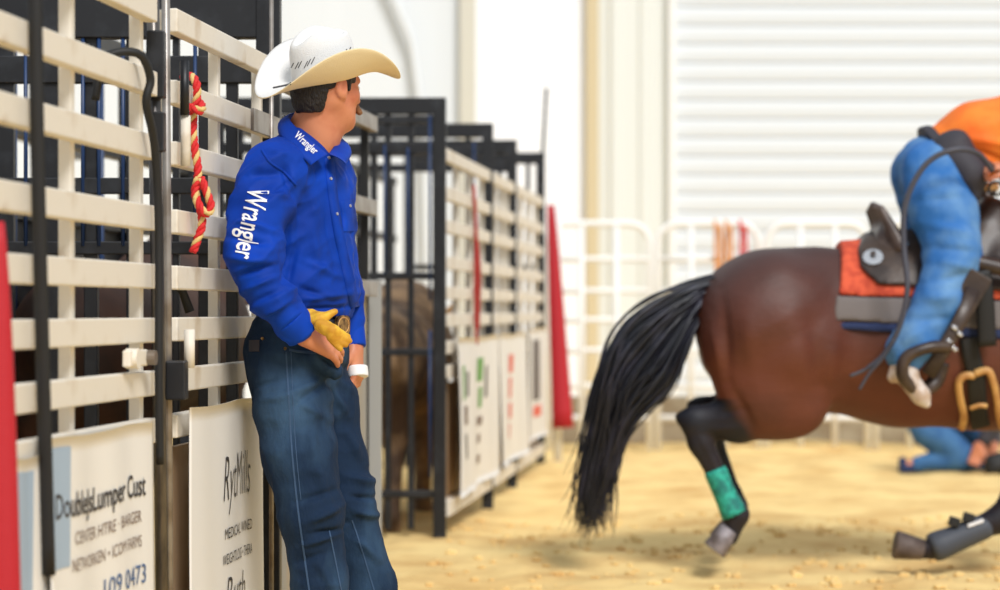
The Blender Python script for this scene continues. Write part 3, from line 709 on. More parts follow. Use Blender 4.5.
# shirt
shirt = [cap(P(302, 165, 6.76), P(301, 185, 6.75), .066, .104, .05, TR, 1.75), cap(P(301, 185, 6.75), P(303, 225, 6.75), .104, .115, .05, TR, 1.55),
         cap(P(303, 225, 6.75), P(306, 290, 6.75), .115, .120, .05, TR, 1.42), cap(P(306, 290, 6.75), P(306, 330, 6.75), .120, .106, .03, TR, 1.4),
         cap(P(303, 148, 6.76), P(300, 170, 6.75), .05, .085, .06, TR, 1.3),
         cut(P(0, 315, 6.75).z, -.12, P(320, 0, 6.75).x),
         cap(P(296, 156, 6.70), P(277, 171, 6.60), .042, .068, .06), cap(P(326, 156, 6.84), P(329, 172, 6.88), .04, .058, .05), 
         cap(P(276, 171, 6.60), P(259, 212, 6.52), .071, .070, .06), cap(P(259, 212, 6.52), elR, .070, .067, .03),
         cap(elR, P(274, 300, 6.47), .067, .056, .03), cap(P(274, 300, 6.47), P(294, 325, 6.49), .056, .041, .02),
         cap(P(329, 172, 6.88), elL, .058, .054, .04), cap(elL, P(351, 336, 6.91), .053, .040, .02)]
nb2 = NB + V(.010, -.005, .02)
shirt += [cap(nb2 + V(0.01, 0, .12), nb2 + V(0, 0, .005), .058, .050, .012, op='s')]
sf = folds([(250, 178, 285, 172, .010, -.006), (252, 192, 292, 200, .008, .005), (240, 222, 282, 236, .010, .007), (236, 240, 276, 246, .009, -.008), (232, 258, 274, 262, .010, .009), (242, 275, 280, 266, .008, -.008),
            (250, 290, 284, 276, .009, .007), (256, 304, 288, 290, .008, -.007), (266, 316, 292, 302, .007, .006), (285, 158, 296, 215, .010, -.008), (292, 180, 290, 250, .012, .007), (296, 240, 284, 290, .010, -.006),
            (300, 175, 320, 230, .012, .004), (322, 190, 334, 290, .009, -.004), (310, 210, 316, 290, .012, .004), (296, 300, 352, 292, .010, .007), (300, 310, 350, 306, .006, -.006), (292, 285, 330, 300, .009, -.005),
            (338, 240, 350, 300, .008, .007), (344, 200, 352, 260, .007, -.005), (268, 150, 290, 158, .008, .004), (262, 206, 300, 176, .007, -.005), (300, 260, 345, 280, .010, .005)], 6.55)
def ridge(v, sc, M_=(1, 1, 1), o=0): return 1 - 2 * np.abs(vnoise((v + o) * np.array(M_), sc))
def shirt_disp(v):
    q = np.stack([v[:, 0] * .8 + v[:, 2] * .55, v[:, 1], v[:, 2] * .8 - v[:, 0] * .55], 1)
    arm = np.clip((6.62 - v[:, 1]) / .06, 0, 1)
    return 1.9 * sf(v) + .0075 * ridge(q, 11, (.55, 1, 1.5)) * (.5 + arm) + .004 * ridge(q, 22, (.6, 1, 1.3), 3) + .004 * vnoise(v, 7)
def shirt_disp0(v): return 1.15 * sf(v) + .0065 * vnoise(v * np.array([1, 1, .75]), 9) * (np.abs(vnoise(v, 5)) + .35) + .0045 * (1 - np.abs(vnoise(v + 4, 14)) * 2)
shirt_o = sdf('shirt', shirt, .005, M['shirt'], man, disp=shirt_disp, it=2)
def slab(a, b, axis_len):
    a = Vector(a); d = (Vector(b) - a).normalized()
    return lambda X, Y, Z: np.abs((X - a.x) * d.x + (Y - a.y) * d.y + (Z - a.z) * d.z) - axis_len
cdir = (wrR - P(274, 300, 6.47)).normalized()
sdf('cuff', [cap(P(286, 315, 6.48), wrR - cdir * .005, .054, .051, .01)], .004, M['shirt'], man, clip=slab(P(296, 327, 6.49), wrR + cdir, .032), disp=lambda v: .002 * ridge(v, 20))
sdf('cuff', [cap(P(351, 325, 6.92), wrL, .039, .036, .01)], .004, M['shirt'], man, clip=slab(P(352.5, 337, 6.91), wrL + (wrL - elL), .034))
T = bvh(shirt_o)
link('placket', strip_on(T, [(329, 158), (332, 190), (337, 225), (342, 250), (350, 285), (355, 308)], 9, .003), M['shirt'], shirt_o, True)
link('yoke_seam', strip_on(T, [(262, 150), (270, 162), (284, 172), (296, 185)], 2.5, .002), M['shirt'], shirt_o, True)
for (x, y) in ((328, 158), (330, 179), (349, 206), (336, 214)):
    hh = hit(T, x, y, .003)
    if hh: v, f = tubedata([hh[0] - hh[1] * .002, hh[0] + hh[1] * .003], .0045, 10); link('snap_button', mesh(v, f), M['pearl'], shirt_o, False)
link('chest_pocket', strip_on(T, [(346, 200), (349, 220), (350, 240)], 13, .003, wn=4), M['shirt'], shirt_o, True)
link('sleeve_lettering', text_on(T, 'Wrangler', (249, 187), (-14, 70), (21, 5), .003, .012), M['white'], shirt_o)
# collar
def collar(Tp, Bp, name='collar'):
    a = smoothpath(Tp, 6); b = smoothpath(Bp, 6); v = []; f = []; n = len(a); K = 5
    for i in range(n):
        mid = (a[i] + b[i]) / 2; c = NB; outw = Vector((mid.x - c.x, mid.y - c.y, .02)).normalized()
        for k in range(K + 1):
            t = k / K; v.append(a[i].lerp(b[i], t) + outw * (.012 * math.sin(math.pi * t)))
        for k in range(K + 1):
            t = k / K; v.append(a[i].lerp(b[i], t) + outw * (.012 * math.sin(math.pi * t) - .004))
    W2 = 2 * (K + 1)
    for i in range(n - 1):
        for k in range(K):
            q = i * W2 + k; f.append((q, q + 1, q + W2 + 1, q + W2)); q += K + 1; f.append((q + 1, q, q + W2, q + W2 + 1))
        q = i * W2; f.append((q, q + W2, q + W2 + K + 1, q + K + 1)); f.append((q + K, q + 2 * K + 1, q + W2 + 2 * K + 1, q + W2 + K))
    f.append(tuple(range(K + 1)) + tuple(range(2 * K + 1, K, -1))); q = (n - 1) * W2; f.append(tuple(q + i for i in range(K, -1, -1)) + tuple(q + i for i in range(K + 1, 2 * K + 2)))
    return link(name, mesh(v, f), M['shirt'], man, True)
c1 = collar([P(302, 112, 6.85), P(289, 114, 6.77), P(290, 121, 6.69), P(307, 137, 6.64), P(328, 154, 6.62)], [P(294, 128, 6.88), P(279, 129, 6.77), P(281, 138, 6.63), P(296, 152, 6.565), P(311, 165, 6.555)])
c2 = collar([P(302, 112, 6.85), P(322, 124, 6.90), P(337, 139, 6.80), P(329, 154, 6.63)], [P(294, 128, 6.88), P(330, 134, 6.95), P(351, 150, 6.80), P(346, 164, 6.63)])
CT = bvh(c1)
o = link('collar_lettering', text_on(CT, 'Wrangler', (293.5, 137), (20.5, 18.5), (5.2, -5.8), .003, .012), M['white'], c1); o['kind'] = 'stuff'
# jeans
jeans = [cap(P(303, 322, 6.75), P(298, 352, 6.75), .104, .118, .04, TR, 1.38), cap(P(295, 350, 6.75), P(294, 375, 6.75), .116, .100, .05, TR, 1.38),
         cap(P(274, 358, 6.80), P(276, 385, 6.78), .085, .075, .05), cap(P(318, 357, 6.57), P(334, 370, 6.60), .026, .030, .05),
         cap(P(288, 370, 6.66), P(293, 405, 6.64), .098, .102, .04), cap(P(293, 405, 6.64), P(300, 455, 6.62), .102, .098, .03), cap(P(300, 455, 6.62), P(311, 515, 6.60), .098, .086, .03), cap(P(311, 515, 6.60), P(321, 588, 6.60), .084, .071, .03),
         cap(P(321, 588, 6.60), P(331, 675, 6.60), .071, .078, .03),
         cap(P(314, 375, 6.84), P(325, 405, 6.84), .092, .088, .04), cap(P(325, 405, 6.84), P(334, 455, 6.84), .087, .080, .03), cap(P(334, 455, 6.84), P(344, 500, 6.83), .080, .082, .03), cap(P(344, 500, 6.83), P(368, 588, 6.85), .078, .070, .03),
         cap(P(368, 588, 6.85), P(386, 668, 6.86), .070, .078, .03)]
jf = folds([(285, 395, 325, 380, .012, .007), (290, 410, 340, 372, .010, -.006), (300, 400, 330, 420, .012, .006), (325, 385, 345, 420, .010, .007), (318, 352, 345, 372, .008, -.006),
            (308, 520, 342, 505, .010, .011), (312, 530, 344, 528, .008, -.009), (300, 545, 338, 530, .010, .008), (298, 500, 340, 488, .010, -.007), (312, 450, 336, 520, .012, .006),
            (345, 480, 372, 492, .010, .010), (348, 500, 372, 505, .007, -.010), (350, 515, 376, 525, .010, .008), (340, 430, 360, 470, .010, .007), (350, 540, 380, 575, .010, .006), (318, 555, 336, 590, .01, .006),
            (262, 400, 290, 395, .01, .005), (255, 388, 285, 378, .008, -.005), (335, 380, 352, 400, .01, .006), (300, 560, 330, 548, .01, -.006), (312, 400, 318, 470, .014, .006)], 6.6)
jeans_o = sdf('jeans', jeans, .0052, M['jeans'], man, disp=lambda v: 1.6 * jf(v) + .006 * vnoise(v * np.array([1, 1, .7]), 9) + .0055 * ridge(np.stack([v[:, 0], v[:, 1], v[:, 2] + .4 * v[:, 0]], 1), 9, (.7, 1, 1.2), 2) * np.clip((.95 - v[:, 2]) / .3 , .35, 1) + .0025 * ridge(v, 22, (1, 1, 1), 5), it=2)
TJ = bvh(jeans_o)
for pth, w in (([(286, 352), (289, 400), (292, 450), (297, 500), (303, 545), (310, 595)], 1.6), ([(291, 352), (293, 400), (296, 450), (301, 500)], .8), ([(352, 520), (362, 550), (374, 590)], 1.3), ([(329, 530), (335, 560), (341, 590)], 1.2)):
    link('leg_seam', strip_on(TJ, pth, w, .002), M['stitch'], jeans_o)
link('pocket_seam', strip_on(TJ, [(289, 350), (300, 352), (318, 353), (334, 352), (344, 346)], 2.2, .003), M['stitch'], jeans_o)
link('back_pocket', strip_on(TJ, [(256, 362), (258, 380), (262, 398)], 24, .004, wn=5), M['jeans'], jeans_o, True)
link('waist_patch', strip_on(TJ, [(250, 346), (260, 346)], 11, .004, n=4), M['charcoal'], jeans_o)
for (x, y) in ((285, 349), (263, 339)):
    hh = hit(TJ, x, y, .003)
    if hh: v, f = tubedata([hh[0] - hh[1] * .002, hh[0] + hh[1] * .003], .0042, 10); link('rivet', mesh(v, f), M['brass'], jeans_o, False)
belt_o = sdf('belt', [cap(P(304, 312, 6.75), P(302, 345, 6.75), .109, .112, .04, TR, 1.4)], .004, M['belt'], man, off=.006, clip=lambda X, Y, Z: np.abs(Z + 0 * X + 0 * Y - P(0, 325, 6.75).z - .12 * (X - P(320, 0, 6.75).x) * -1) - .021)
BT = bvh(belt_o)
hh = hit(BT, 341, 325, .004)
if hh:
    n = hh[1]; u = V(0, 0, 1) - n * n.z; u.normalize(); w = n.cross(u); v = []; f = []
    for t in (-.004, .005):
        for k in range(20):
            a = 2 * math.pi * k / 20; ca, sa = math.cos(a), math.sin(a); v.append(hh[0] + n * t + u * (.028 * math.copysign(abs(ca) ** .6, ca)) + w * (.036 * math.copysign(abs(sa) ** .6, sa)))
    f = [(k, (k + 1) % 20, 20 + (k + 1) % 20, 20 + k) for k in range(20)] + [tuple(range(20))[::-1], tuple(range(20, 40))]
    bk = link('belt_buckle', mesh(v, f), M['brass'], belt_o)
    v, f = tubedata([hh[0] + n * .004 + u * .022 * math.cos(2 * math.pi * k / 24) + w * .029 * math.sin(2 * math.pi * k / 24) for k in range(25)], .0025, 6); link('buckle_rim', mesh(v, f), M['tan'], belt_o)
# tape on the left hand
hd = (P(361, 400, 6.87) - wrL).normalized()
sdf('hand_tape', [cap(wrL + hd * .055, wrL + hd * .10, .032, .030, .01, math.radians(80), 1.35)], .003, M['white'], man, clip=slab(wrL + hd * .075, wrL + hd, .016))
# boots
for an in (anR, anL):
    fd = V(1, -.1, 0).normalized(); hl = V(an.x, an.y, 0); bt = [cap(V(an.x, an.y, .16), V(an.x, an.y, .085), .05, .042, .03), cap(V(an.x, an.y, .07) + fd * -.02, V(an.x, an.y, .045) + fd * .17, .040, .030, .04), cap(V(an.x, an.y, .04) + fd * .15, V(an.x, an.y, .035) + fd * .22, .03, .018, .02), cap(V(an.x, an.y, .06) + fd * -.045, V(an.x, an.y, .018) + fd * -.045, .03, .028, .01)]
    sdf('boot', bt, .005, M['boot'], man, clip=lambda X, Y, Z: .012 - Z + 0 * X + 0 * Y)
# hat
def HT(a, b, c): return HB + f_ * a + r_ * b + u_ * c
hat = man
def hatgrid(rows, name, m, close=True, top=None):
    n = len(rows[0]); v = [p for r in rows for p in r]; f = []
    for i in range(len(rows) - 1):
        for k in range(n): a = i * n + k; b = i * n + (k + 1) % n; f.append((a, b, b + n, a + n))
    return v, f
NS = 72
def ring(a, b, zf, fo=0): return [HT(fo + a * math.cos(t), b * math.sin(t), zf(t)) for t in [2 * math.pi * k / NS for k in range(NS)]]
def brimz(t, q, und=0):
    c, s = math.cos(t), math.sin(t)
    curl = .098 * (abs(s) ** 2.2) * q ** 1.5; dip = (-.050 if c > 0 else -.012) * (abs(c) ** 2.5) * q ** 1.6
    return curl + dip - und
rows = []
for i in range(15):
    q = i / 14; rows.append([HT((.100 + ((.125 if math.cos(t) > 0 else .115) * q)) * math.cos(t), (.083 + .095 * q * (1 - .18 * q)) * math.sin(t), brimz(t, q)) for t in [2 * math.pi * k / NS for k in range(NS)]])
rowsb = [[p - u_ * .0035 for p in r] for r in rows]
v = [p for r in rows for p in r]; nb = len(v); v += [p for r in rowsb for p in r]; f = []; mi = []
for i in range(14):
    for k in range(NS):
        a = i * NS + k; b = i * NS + (k + 1) % NS
        f.append((a, a + NS, b + NS, b)); mi.append(0); f.append((nb + a, nb + b, nb + b + NS, nb + a + NS)); mi.append(1)
for k in range(NS):
    a = 14 * NS + k; b = 14 * NS + (k + 1) % NS; f.append((a, nb + a, nb + b, b)); mi.append(1)
me = mesh(v, f); hb = link('hat_brim', me, [M['hat'], M['hatunder']], man, True); me.polygons.foreach_set('material_index', mi)
rows = []
def ctop(t): return .128 + .012 * math.cos(t) - .014 * max(0, math.cos(t)) ** 4
for i in range(10):
    q = i / 9; rows.append([HT(.101 * (1 - .09 * q ** 1.5 - .10 * q ** 8) * math.cos(t) - .004 * q, .085 * (1 - .09 * q ** 1.5 - .10 * q ** 8) * math.sin(t) * (1 - .22 * q * max(0, math.cos(t)) ** 2 * abs(math.sin(t)) * 1.5), ctop(t) * q - .004) for t in [2 * math.pi * k / NS for k in range(NS)]])
for i in range(1, 14):
    q = 1 - i / 13; row = []
    for t in [2 * math.pi * k / NS for k in range(NS)]:
        a = .0815 * q * math.cos(t) - .004; b = .0685 * q * math.sin(t)
        edge = ctop(t) - .002 + .012 * math.sin(math.pi * min(1, (1 - q) * 2.2)) * (q > .5)
        dent = .034 * math.exp(-(b / .022) ** 2) * (1 - q ** 6) + .026 * math.exp(-((a - .052) / .030) ** 2 - ((abs(b) - .050) / .022) ** 2)
        zc = ctop(t) * q + (.130 + .10 * a) * (1 - q)
        row.append(HT(a, b, zc + .016 * min(1, (1 - q) * 3.5) - dent))
    rows.append(row)
v, f = hatgrid(rows, '', None); f.append(tuple((len(rows) - 1) * NS + k for k in range(NS)))
f = [q[::1] for q in f]
me = mesh(v, f); bm = bmesh.new(); bm.from_mesh(me); bmesh.ops.recalc_face_normals(bm, faces=bm.faces[:]); bmesh.ops.smooth_vert(bm, verts=bm.verts[:], factor=.5, use_axis_x=True, use_axis_y=True, use_axis_z=True); bm.to_mesh(me); bm.free()
crown_o = link('hat_crown', me, M['hat'], man, True)
KT = bvh(crown_o)
for x, y in ((292, 66), (297, 65), (300, 64), (306, 64), (309, 62), (313, 60), (318, 68), (320, 66), (345, 52), (349, 50)):
    p = strip_on(KT, [(x - 1.8, y + 4), (x + 1.8, y - 3)], .7, .001, n=3, thick=.001)
    if len(p.vertices) > 6: link('vent_mark', p, M['ink'], man)
HBT = bvh(hb)
p = strip_on(HBT, [(273, 88), (283, 86), (291, 84)], 1.3, .0015, n=4, thick=.001)
link('brim_slot', p, M['ink'], man)
rb = [HT(.103 * math.cos(t), .086 * math.sin(t), .004) for t in [2 * math.pi * k / 48 for k in range(49)]]
tube('hat_band', rb, .003, M['hat'], man, 6)
# gloves tucked at the belt
def GP(px, py, d=0):
    return P(px, py, 6.50 + d)
gl = thing('work_gloves', 'yellow leather gloves tucked at the belt by the cowboy hand', 'gloves', GP(330, 350))
sdf('glove', [cap(GP(302, 318, .0), GP(320, 320, -.02), .016, .018, .02), cap(GP(318, 320, -.02), GP(335, 312, -.0), .015, .010, .012), cap(GP(306, 312, 0), GP(326, 316, 0), .010, .012, .01)], .003, M['glove'], gl, disp=lambda v: .003 * vnoise(v, 60))
sdf('glove', [cap(GP(321, 325, -.03), GP(333, 332, -.045), .020, .020, .02), cap(GP(333, 329, -.05), GP(348, 336, -.03), .011, .008, .006), cap(GP(333, 333, -.05), GP(350, 341, -.03), .011, .008, .006), cap(GP(331, 336, -.05), GP(346, 345, -.035), .011, .008, .006), cap(GP(330, 338, -.045), GP(340, 349, -.04), .010, .008, .006)], .003, M['glove'], gl, disp=lambda v: .002 * vnoise(v, 60))

# ------------------------------------------------------------------ horse
HYD = 10.05; HS = F / HYD
def Q(px, py, dy=0): # point about the horse plane, true size
    return V((px - 500) / HS, HYD + dy, CH + (HY - py) / HS)
def hr_(r): return r / HS
def hc_(x1, y1, r1, x2, y2, r2, d1=0, d2=None, k=.05, sc=1): # capsule in horse px; sc scales depth
    d2 = d1 if d2 is None else d2
    # scale along the Y axis: rotate 90deg so that local x is world y
    return cap(Q(x1, y1, d1), Q(x2, y2, d2), hr_(r1), hr_(r2), k, math.pi / 2, sc)
horse = thing('horse', 'dark bay horse galloping to the right under a rider', 'horse', Q(860, 568))
barrel = [hc_(772, 326, 71, 805, 329, 78, k=.08, sc=.80), hc_(805, 329, 78, 900, 335, 88, k=.08, sc=.78), hc_(900, 335, 88, 985, 338, 89, k=.08, sc=.76), hc_(985, 338, 88, 1045, 345, 78, k=.08, sc=.72)]
HP = barrel + [
    hc_(768, 322, 70, 780, 340, 66, -.10, k=.08), hc_(768, 322, 70, 780, 340, 66, .10, k=.08),
    # near hind
    hc_(752, 350, 52, 764, 388, 47, -.16, -.17, .06, .75), hc_(764, 385, 47, 788, 402, 34, -.17, -.17, .06, .7), hc_(764, 402, 34, 735, 418, 23, -.17, -.16, .05, .75), hc_(735, 418, 22, 692, 419, 13.5, -.16, -.15, .04, .8),
    hc_(694, 416, 11, 679, 416, 6.5, -.15, -.15, .02, .8), hc_(692, 420, 13, 698, 440, 12, -.15, -.15, .03, .85), hc_(698, 440, 11, 727, 498, 9, -.15, -.14, .03, .9), hc_(727, 498, 9.5, 734, 511, 11.5, -.14, -.14, .02, .9),
    hc_(734, 512, 11, 726, 534, 9, -.14, -.14, .03, .9),
    # far hind
    hc_(757, 350, 52, 772, 388, 44, .16, .17, .06, .75), hc_(772, 395, 40, 745, 412, 22, .17, .16, .05, .75), hc_(745, 412, 21, 706, 411, 12, .16, .15, .04, .8), hc_(706, 410, 10, 696, 408, 7, .15, .15, .02, .8),
    hc_(706, 412, 12.5, 716, 440, 11, .15, .15, .03, .85), hc_(716, 440, 10.5, 737, 496, 8.5, .15, .14, .03, .9), hc_(737, 496, 9, 740, 508, 10.5, .14, .14, .02, .9), hc_(740, 509, 10, 736, 530, 8.5, .14, .14, .03, .9),
    # chest, neck, head
    hc_(1050, 330, 72, 1075, 345, 60, k=.08, sc=.6), hc_(1055, 300, 62, 1130, 225, 40, k=.08, sc=.5), hc_(1130, 225, 38, 1185, 178, 26, k=.06, sc=.5),
    hc_(1185, 176, 25, 1212, 205, 22, k=.04, sc=.6), hc_(1208, 198, 21, 1250, 250, 13, k=.04, sc=.6), hc_(1250, 250, 13, 1258, 260, 12, k=.03, sc=.75),
    hc_(1178, 158, 6, 1184, 138, 2.5, -.06, -.07, .02, .8), hc_(1178, 158, 6, 1184, 138, 2.5, .06, .07, .02, .8),
    # shoulders and near fore, folded back
    hc_(1040, 330, 50, 1045, 385, 40, -.14, -.15, .07, .6), hc_(1040, 330, 50, 1045, 385, 40, .14, .15, .07, .6),
    hc_(1045, 395, 30, 1030, 450, 20, -.15, -.15, .05, .8), hc_(1030, 450, 20, 1010, 496, 16, -.15, -.15, .04, .85), hc_(1010, 498, 16, 992, 516, 12, -.15, -.15, .03, .85), hc_(992, 516, 12, 935, 541, 9.5, -.15, -.15, .03, .9), hc_(935, 541, 10.5, 928, 545, 11, -.15, -.15, .02, .9), hc_(928, 545, 10.5, 912, 547, 9.5, -.15, -.15, .02, .9),
    # far fore reaching forward
    hc_(1055, 390, 30, 1110, 430, 20, .15, .15, .05, .8), hc_(1110, 430, 17, 1150, 490, 12, .15, .15, .04, .85), hc_(1150, 490, 10, 1185, 535, 10, .15, .15, .03, .9), hc_(1185, 535, 10, 1198, 546, 9, .15, .15, .02, .9)]
def hz(v):
    px = v[:, 0] * HS + 500; py = HY - (v[:, 2] - CH) * HS; return px, py
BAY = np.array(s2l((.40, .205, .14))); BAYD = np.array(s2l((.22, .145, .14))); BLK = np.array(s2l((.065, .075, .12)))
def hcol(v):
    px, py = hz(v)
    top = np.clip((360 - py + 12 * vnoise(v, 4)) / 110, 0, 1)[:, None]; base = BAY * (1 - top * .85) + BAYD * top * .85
    blk = np.maximum.reduce([np.clip((742 - px + (py - 405) * .6 + 6 * vnoise(v, 12)) / 22, 0, 1) * (py > 396), np.clip((py - 446) / 12, 0, 1), np.clip((py - 470 + 0 * px) / 10, 0, 1)])
    blk = np.where((px > 985) & (py < 465), 0, blk)[:, None]
    return base * (1 - blk) + BLK * blk
hfolds = folds([(716, 290, 722, 380, 5 / HS, -.014), (706, 320, 716, 375, 5 / HS, .012), (722, 380, 752, 436, 5 / HS, -.014), (735, 300, 745, 380, 9 / HS, .010), (800, 300, 812, 400, 10 / HS, -.016), (828, 330, 815, 405, 7 / HS, .010),
                (745, 275, 800, 268, 10 / HS, .006), (775, 300, 790, 380, 12 / HS, .008), (690, 432, 712, 475, 2.5 / HS, -.006), (700, 428, 740, 424, 3 / HS, .006), (712, 412, 745, 405, 3 / HS, -.006), (832, 370, 850, 405, 8 / HS, -.006)], HYD)
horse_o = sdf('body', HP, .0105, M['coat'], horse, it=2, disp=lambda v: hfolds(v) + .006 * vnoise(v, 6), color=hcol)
def hoof(p, q, r0, r1, m, cut=None):
    d = (q - p).normalized(); a = [p, p + d * .002, p.lerp(q, .5), q - d * .004, q]; tube('hoof', a, [r0 * .9, r0, (r0 + r1) / 2 * 1.02, r1, r1 * .93], m, horse, 18, .92, up=(0, 1, 0))
hoof(Q(727, 526, -.14), Q(711, 547, -.14), .045, .058, M['hoof']); hoof(Q(737, 524, .14), Q(722, 544, .14), .045, .056, M['hoofd'])
hoof(Q(917, 546, -.15), Q(889, 541, -.15), .046, .066, M['hoofd']); hoof(Q(1196, 544, .15), Q(1212, 562, .15), .045, .056, M['hoofd'])
# leg wear
def legwear(name, pts, r, m, disp=None):
    o = tube(name, smoothpath(pts, 4), r, m, horse, 20); return o
legwear('leg_wrap', [Q(711.5, 467, -.145), Q(721, 490, -.145), Q(731, 511, -.142)], [hr_(z) for z in (10.8, 11.6, 11.4, 11.2, 11.2, 11.5, 12.2, 13.0, 13.4)], M['wrap'])
legwear('sport_boot', [Q(982, 521, -.15), Q(952, 534, -.15), Q(925, 545, -.15)], [hr_(z) for z in (11.5, 12.6, 13, 13.2, 13.4, 13.8, 14.6, 15, 13.4)], M['neoprene'])
for px, py in ((946, 518), (960, 514)): box('boot_tab', Q(px, py, -.18), (.045, .035, .04), M['blackm'], horse, .004, Matrix.Rotation(.3, 3, 'Y'))
box('boot_strap', Q(966, 519, -.20), (.07, .012, .014), M['white'], horse, .003, Matrix.Rotation(-.35, 3, 'Y'))
# mane (mostly outside the frame)
v = []; f = []
for i in range(60):
    t = i / 59; a = Q(1075 + 105 * t, 245 - 85 * t, random.uniform(-.03, .03)); L = random.uniform(.1, .16)
    tubedata(smoothpath([a, a + V(-.06, random.uniform(-.09, -.04), .02), a + V(-.10, random.uniform(-.14, -.06), -L)], 3), [.010, .010, .009, .008, .006, .004, .001], 5, .5, None, v, f)
o = link('mane', mesh(v, f), M['tail'], horse, True); o['kind'] = 'stuff'
# tail: strands sweeping back and down
tr = random.Random(11)
upper = [(722, 279), (690, 288), (655, 302), (625, 322), (610, 350), (604, 385), (597, 430), (588, 480), (592, 520)]
lower = [(712, 295), (697, 318), (684, 352), (668, 388), (640, 414), (622, 440), (611, 472), (603, 503), (595, 530)]
v = []; f = []
for i in range(620):
    u = tr.random(); dz = tr.gauss(0, .045); stop = tr.choice([9, 9, 9, 8, 7, 6, 5]) if u > .35 else tr.choice([9, 9, 8, 7]); jit = tr.gauss(0, 3.6)
    pts = []
    for j in range(stop):
        s = j / 8; uu = min(1, max(0, u + .12 * math.sin(3.2 * s + i * .7) * s)); fl = 1 + .25 * s
        x = upper[j][0] * (1 - uu) + lower[j][0] * uu + jit * fl * s * 1.6 + tr.gauss(0, 2.6) * s + 5 * math.sin(s * 5 + int(u * 9)) * s; y_ = upper[j][1] * (1 - uu) + lower[j][1] * uu + jit * (1 - s) * .8 + tr.gauss(0, 1.4)
        if j == stop - 1: x += tr.gauss(-3, 5); y_ += tr.gauss(0, 7)
        pts.append(Q(x, y_, -.02 + dz * (.35 + 1.2 * math.sin(min(1, s * 1.3) * 2.2)) + .03 * math.sin(i)))
    sp_ = smoothpath(pts, 4); n = len(sp_); w = tr.uniform(.004, .0095)
    tubedata(sp_, [w * (1 - .93 * (k / (n - 1)) ** 2.5) * (1 if k else .8) for k in range(n)], 5, .6, None, v, f)
for i in range(90):  # stray wisps
    b = tr.choice([4, 5, 6]); x, y_ = upper[b]; d = tr.gauss(0, .05)
    pts = [Q(x + tr.uniform(0, 14), y_, d), Q(x - tr.uniform(2, 12), y_ + 35, d), Q(x - tr.uniform(8, 26), y_ + tr.uniform(60, 90), d)]
    sp_ = smoothpath(pts, 4); tubedata(sp_, [.003 * (1 - .9 * k / 8) for k in range(9)], 4, .6, None, v, f)
o = link('tail', mesh(v, f), M['tail'], horse, True); o['kind'] = 'stuff'
sdf('tail_dock', [cap(Q(728, 282), Q(700, 292), .045, .035, .03), cap(Q(700, 292), Q(668, 306), .035, .02, .03)], .008, M['tail'], horse)

# saddle and pad
sad = thing('saddle', 'dark brown western saddle with silver conchos on the bay horse', 'saddle', Q(915, 300))
pad = thing('saddle_blanket', 'orange-red and grey saddle pad under the dark saddle', 'saddle pad', Q(910, 335))
def hclip(fn):
    def g(X, Y, Z):
        px = X * HS + 500; py = HY - (Z - CH) * HS; return fn(px, Y, py) / HS + 0 * X + 0 * Y + 0 * Z
    return g
sdf('felt_top', barrel, .011, M['padred'], pad, off=.034, clip=hclip(lambda x, Y, y: np.maximum.reduce([(829 - x + (300 - y) * .17) + 0 * y, x - 1035 + 0 * y, y - 297 - (x - 880) * .03 + 0 * x])), it=1)
sdf('felt_lower', barrel, .011, M['padgrey'], pad, off=.036, clip=hclip(lambda x, Y, y: np.maximum.reduce([826 - x + (300 - y) * .1 + 0 * y, x - 1035 + 0 * y, 298 - y + (x - 880) * .03, y - 323 - (x - 880) * .06])), it=1)
sdf('felt_trim', barrel, .011, M['padnavy'], pad, off=.026, clip=hclip(lambda x, Y, y: np.maximum.reduce([830 - x + 0 * y, x - 1035 + 0 * y, 322 - y + 0 * x, y - 332 - (x - 880) * .06])), it=1)
sdf('skirt', barrel, .010, M['leather'], sad, off=.058, clip=hclip(lambda x, Y, y: np.maximum.reduce([852 - x + np.maximum(y - 268, 0) * .9 + np.maximum(250 - y, 0) * .7, x - 1040 + 0 * y, y - 286 - (x - 880) * .05])), it=1)
sdf('fork', [hc_(968, 258, 20, 975, 225, 15, 0, k=.05, sc=2.0), hc_(975, 225, 13, 985, 205, 8, 0, k=.04, sc=2.0), cap(Q(962, 262, -.17), Q(990, 214, -.08), .07, .06, .05), cap(Q(992, 262, -.17), Q(995, 222, -.08), .08, .06, .05), cap(Q(962, 262, .17), Q(990, 214, .08), .07, .06, .05),
             hc_(985, 205, 6, 988, 196, 5, k=.02), hc_(984, 193, 4, 993, 191, 4, k=.02, sc=1.6)], .009, M['leather'], sad)
sdf('seat', [cap(Q(884, 262, -.12), Q(884, 262, .12), .09, .09, .06), cap(Q(900, 262, 0), Q(960, 262, 0), .12, .10, .08), cap(Q(883, 238, -.12), Q(883, 238, .12), .05, .05, .05)] +
    [cap(Q(873 + 2 * abs(s), 205 + 5 * abs(s), s * .16), Q(893, 248, s * .20), .016, .034, .03) for s in (-1, -.66, -.33, 0, .33, .66, 1)], .008, M['leatherl'], sad)
sdf('horn', [cap(Q(988, 205, 0), Q(988, 190, 0), .02, .018, .01), hc_(985, 188, 5, 994, 187, 5, k=.02, sc=1.5)], .005, M['tan'], sad)
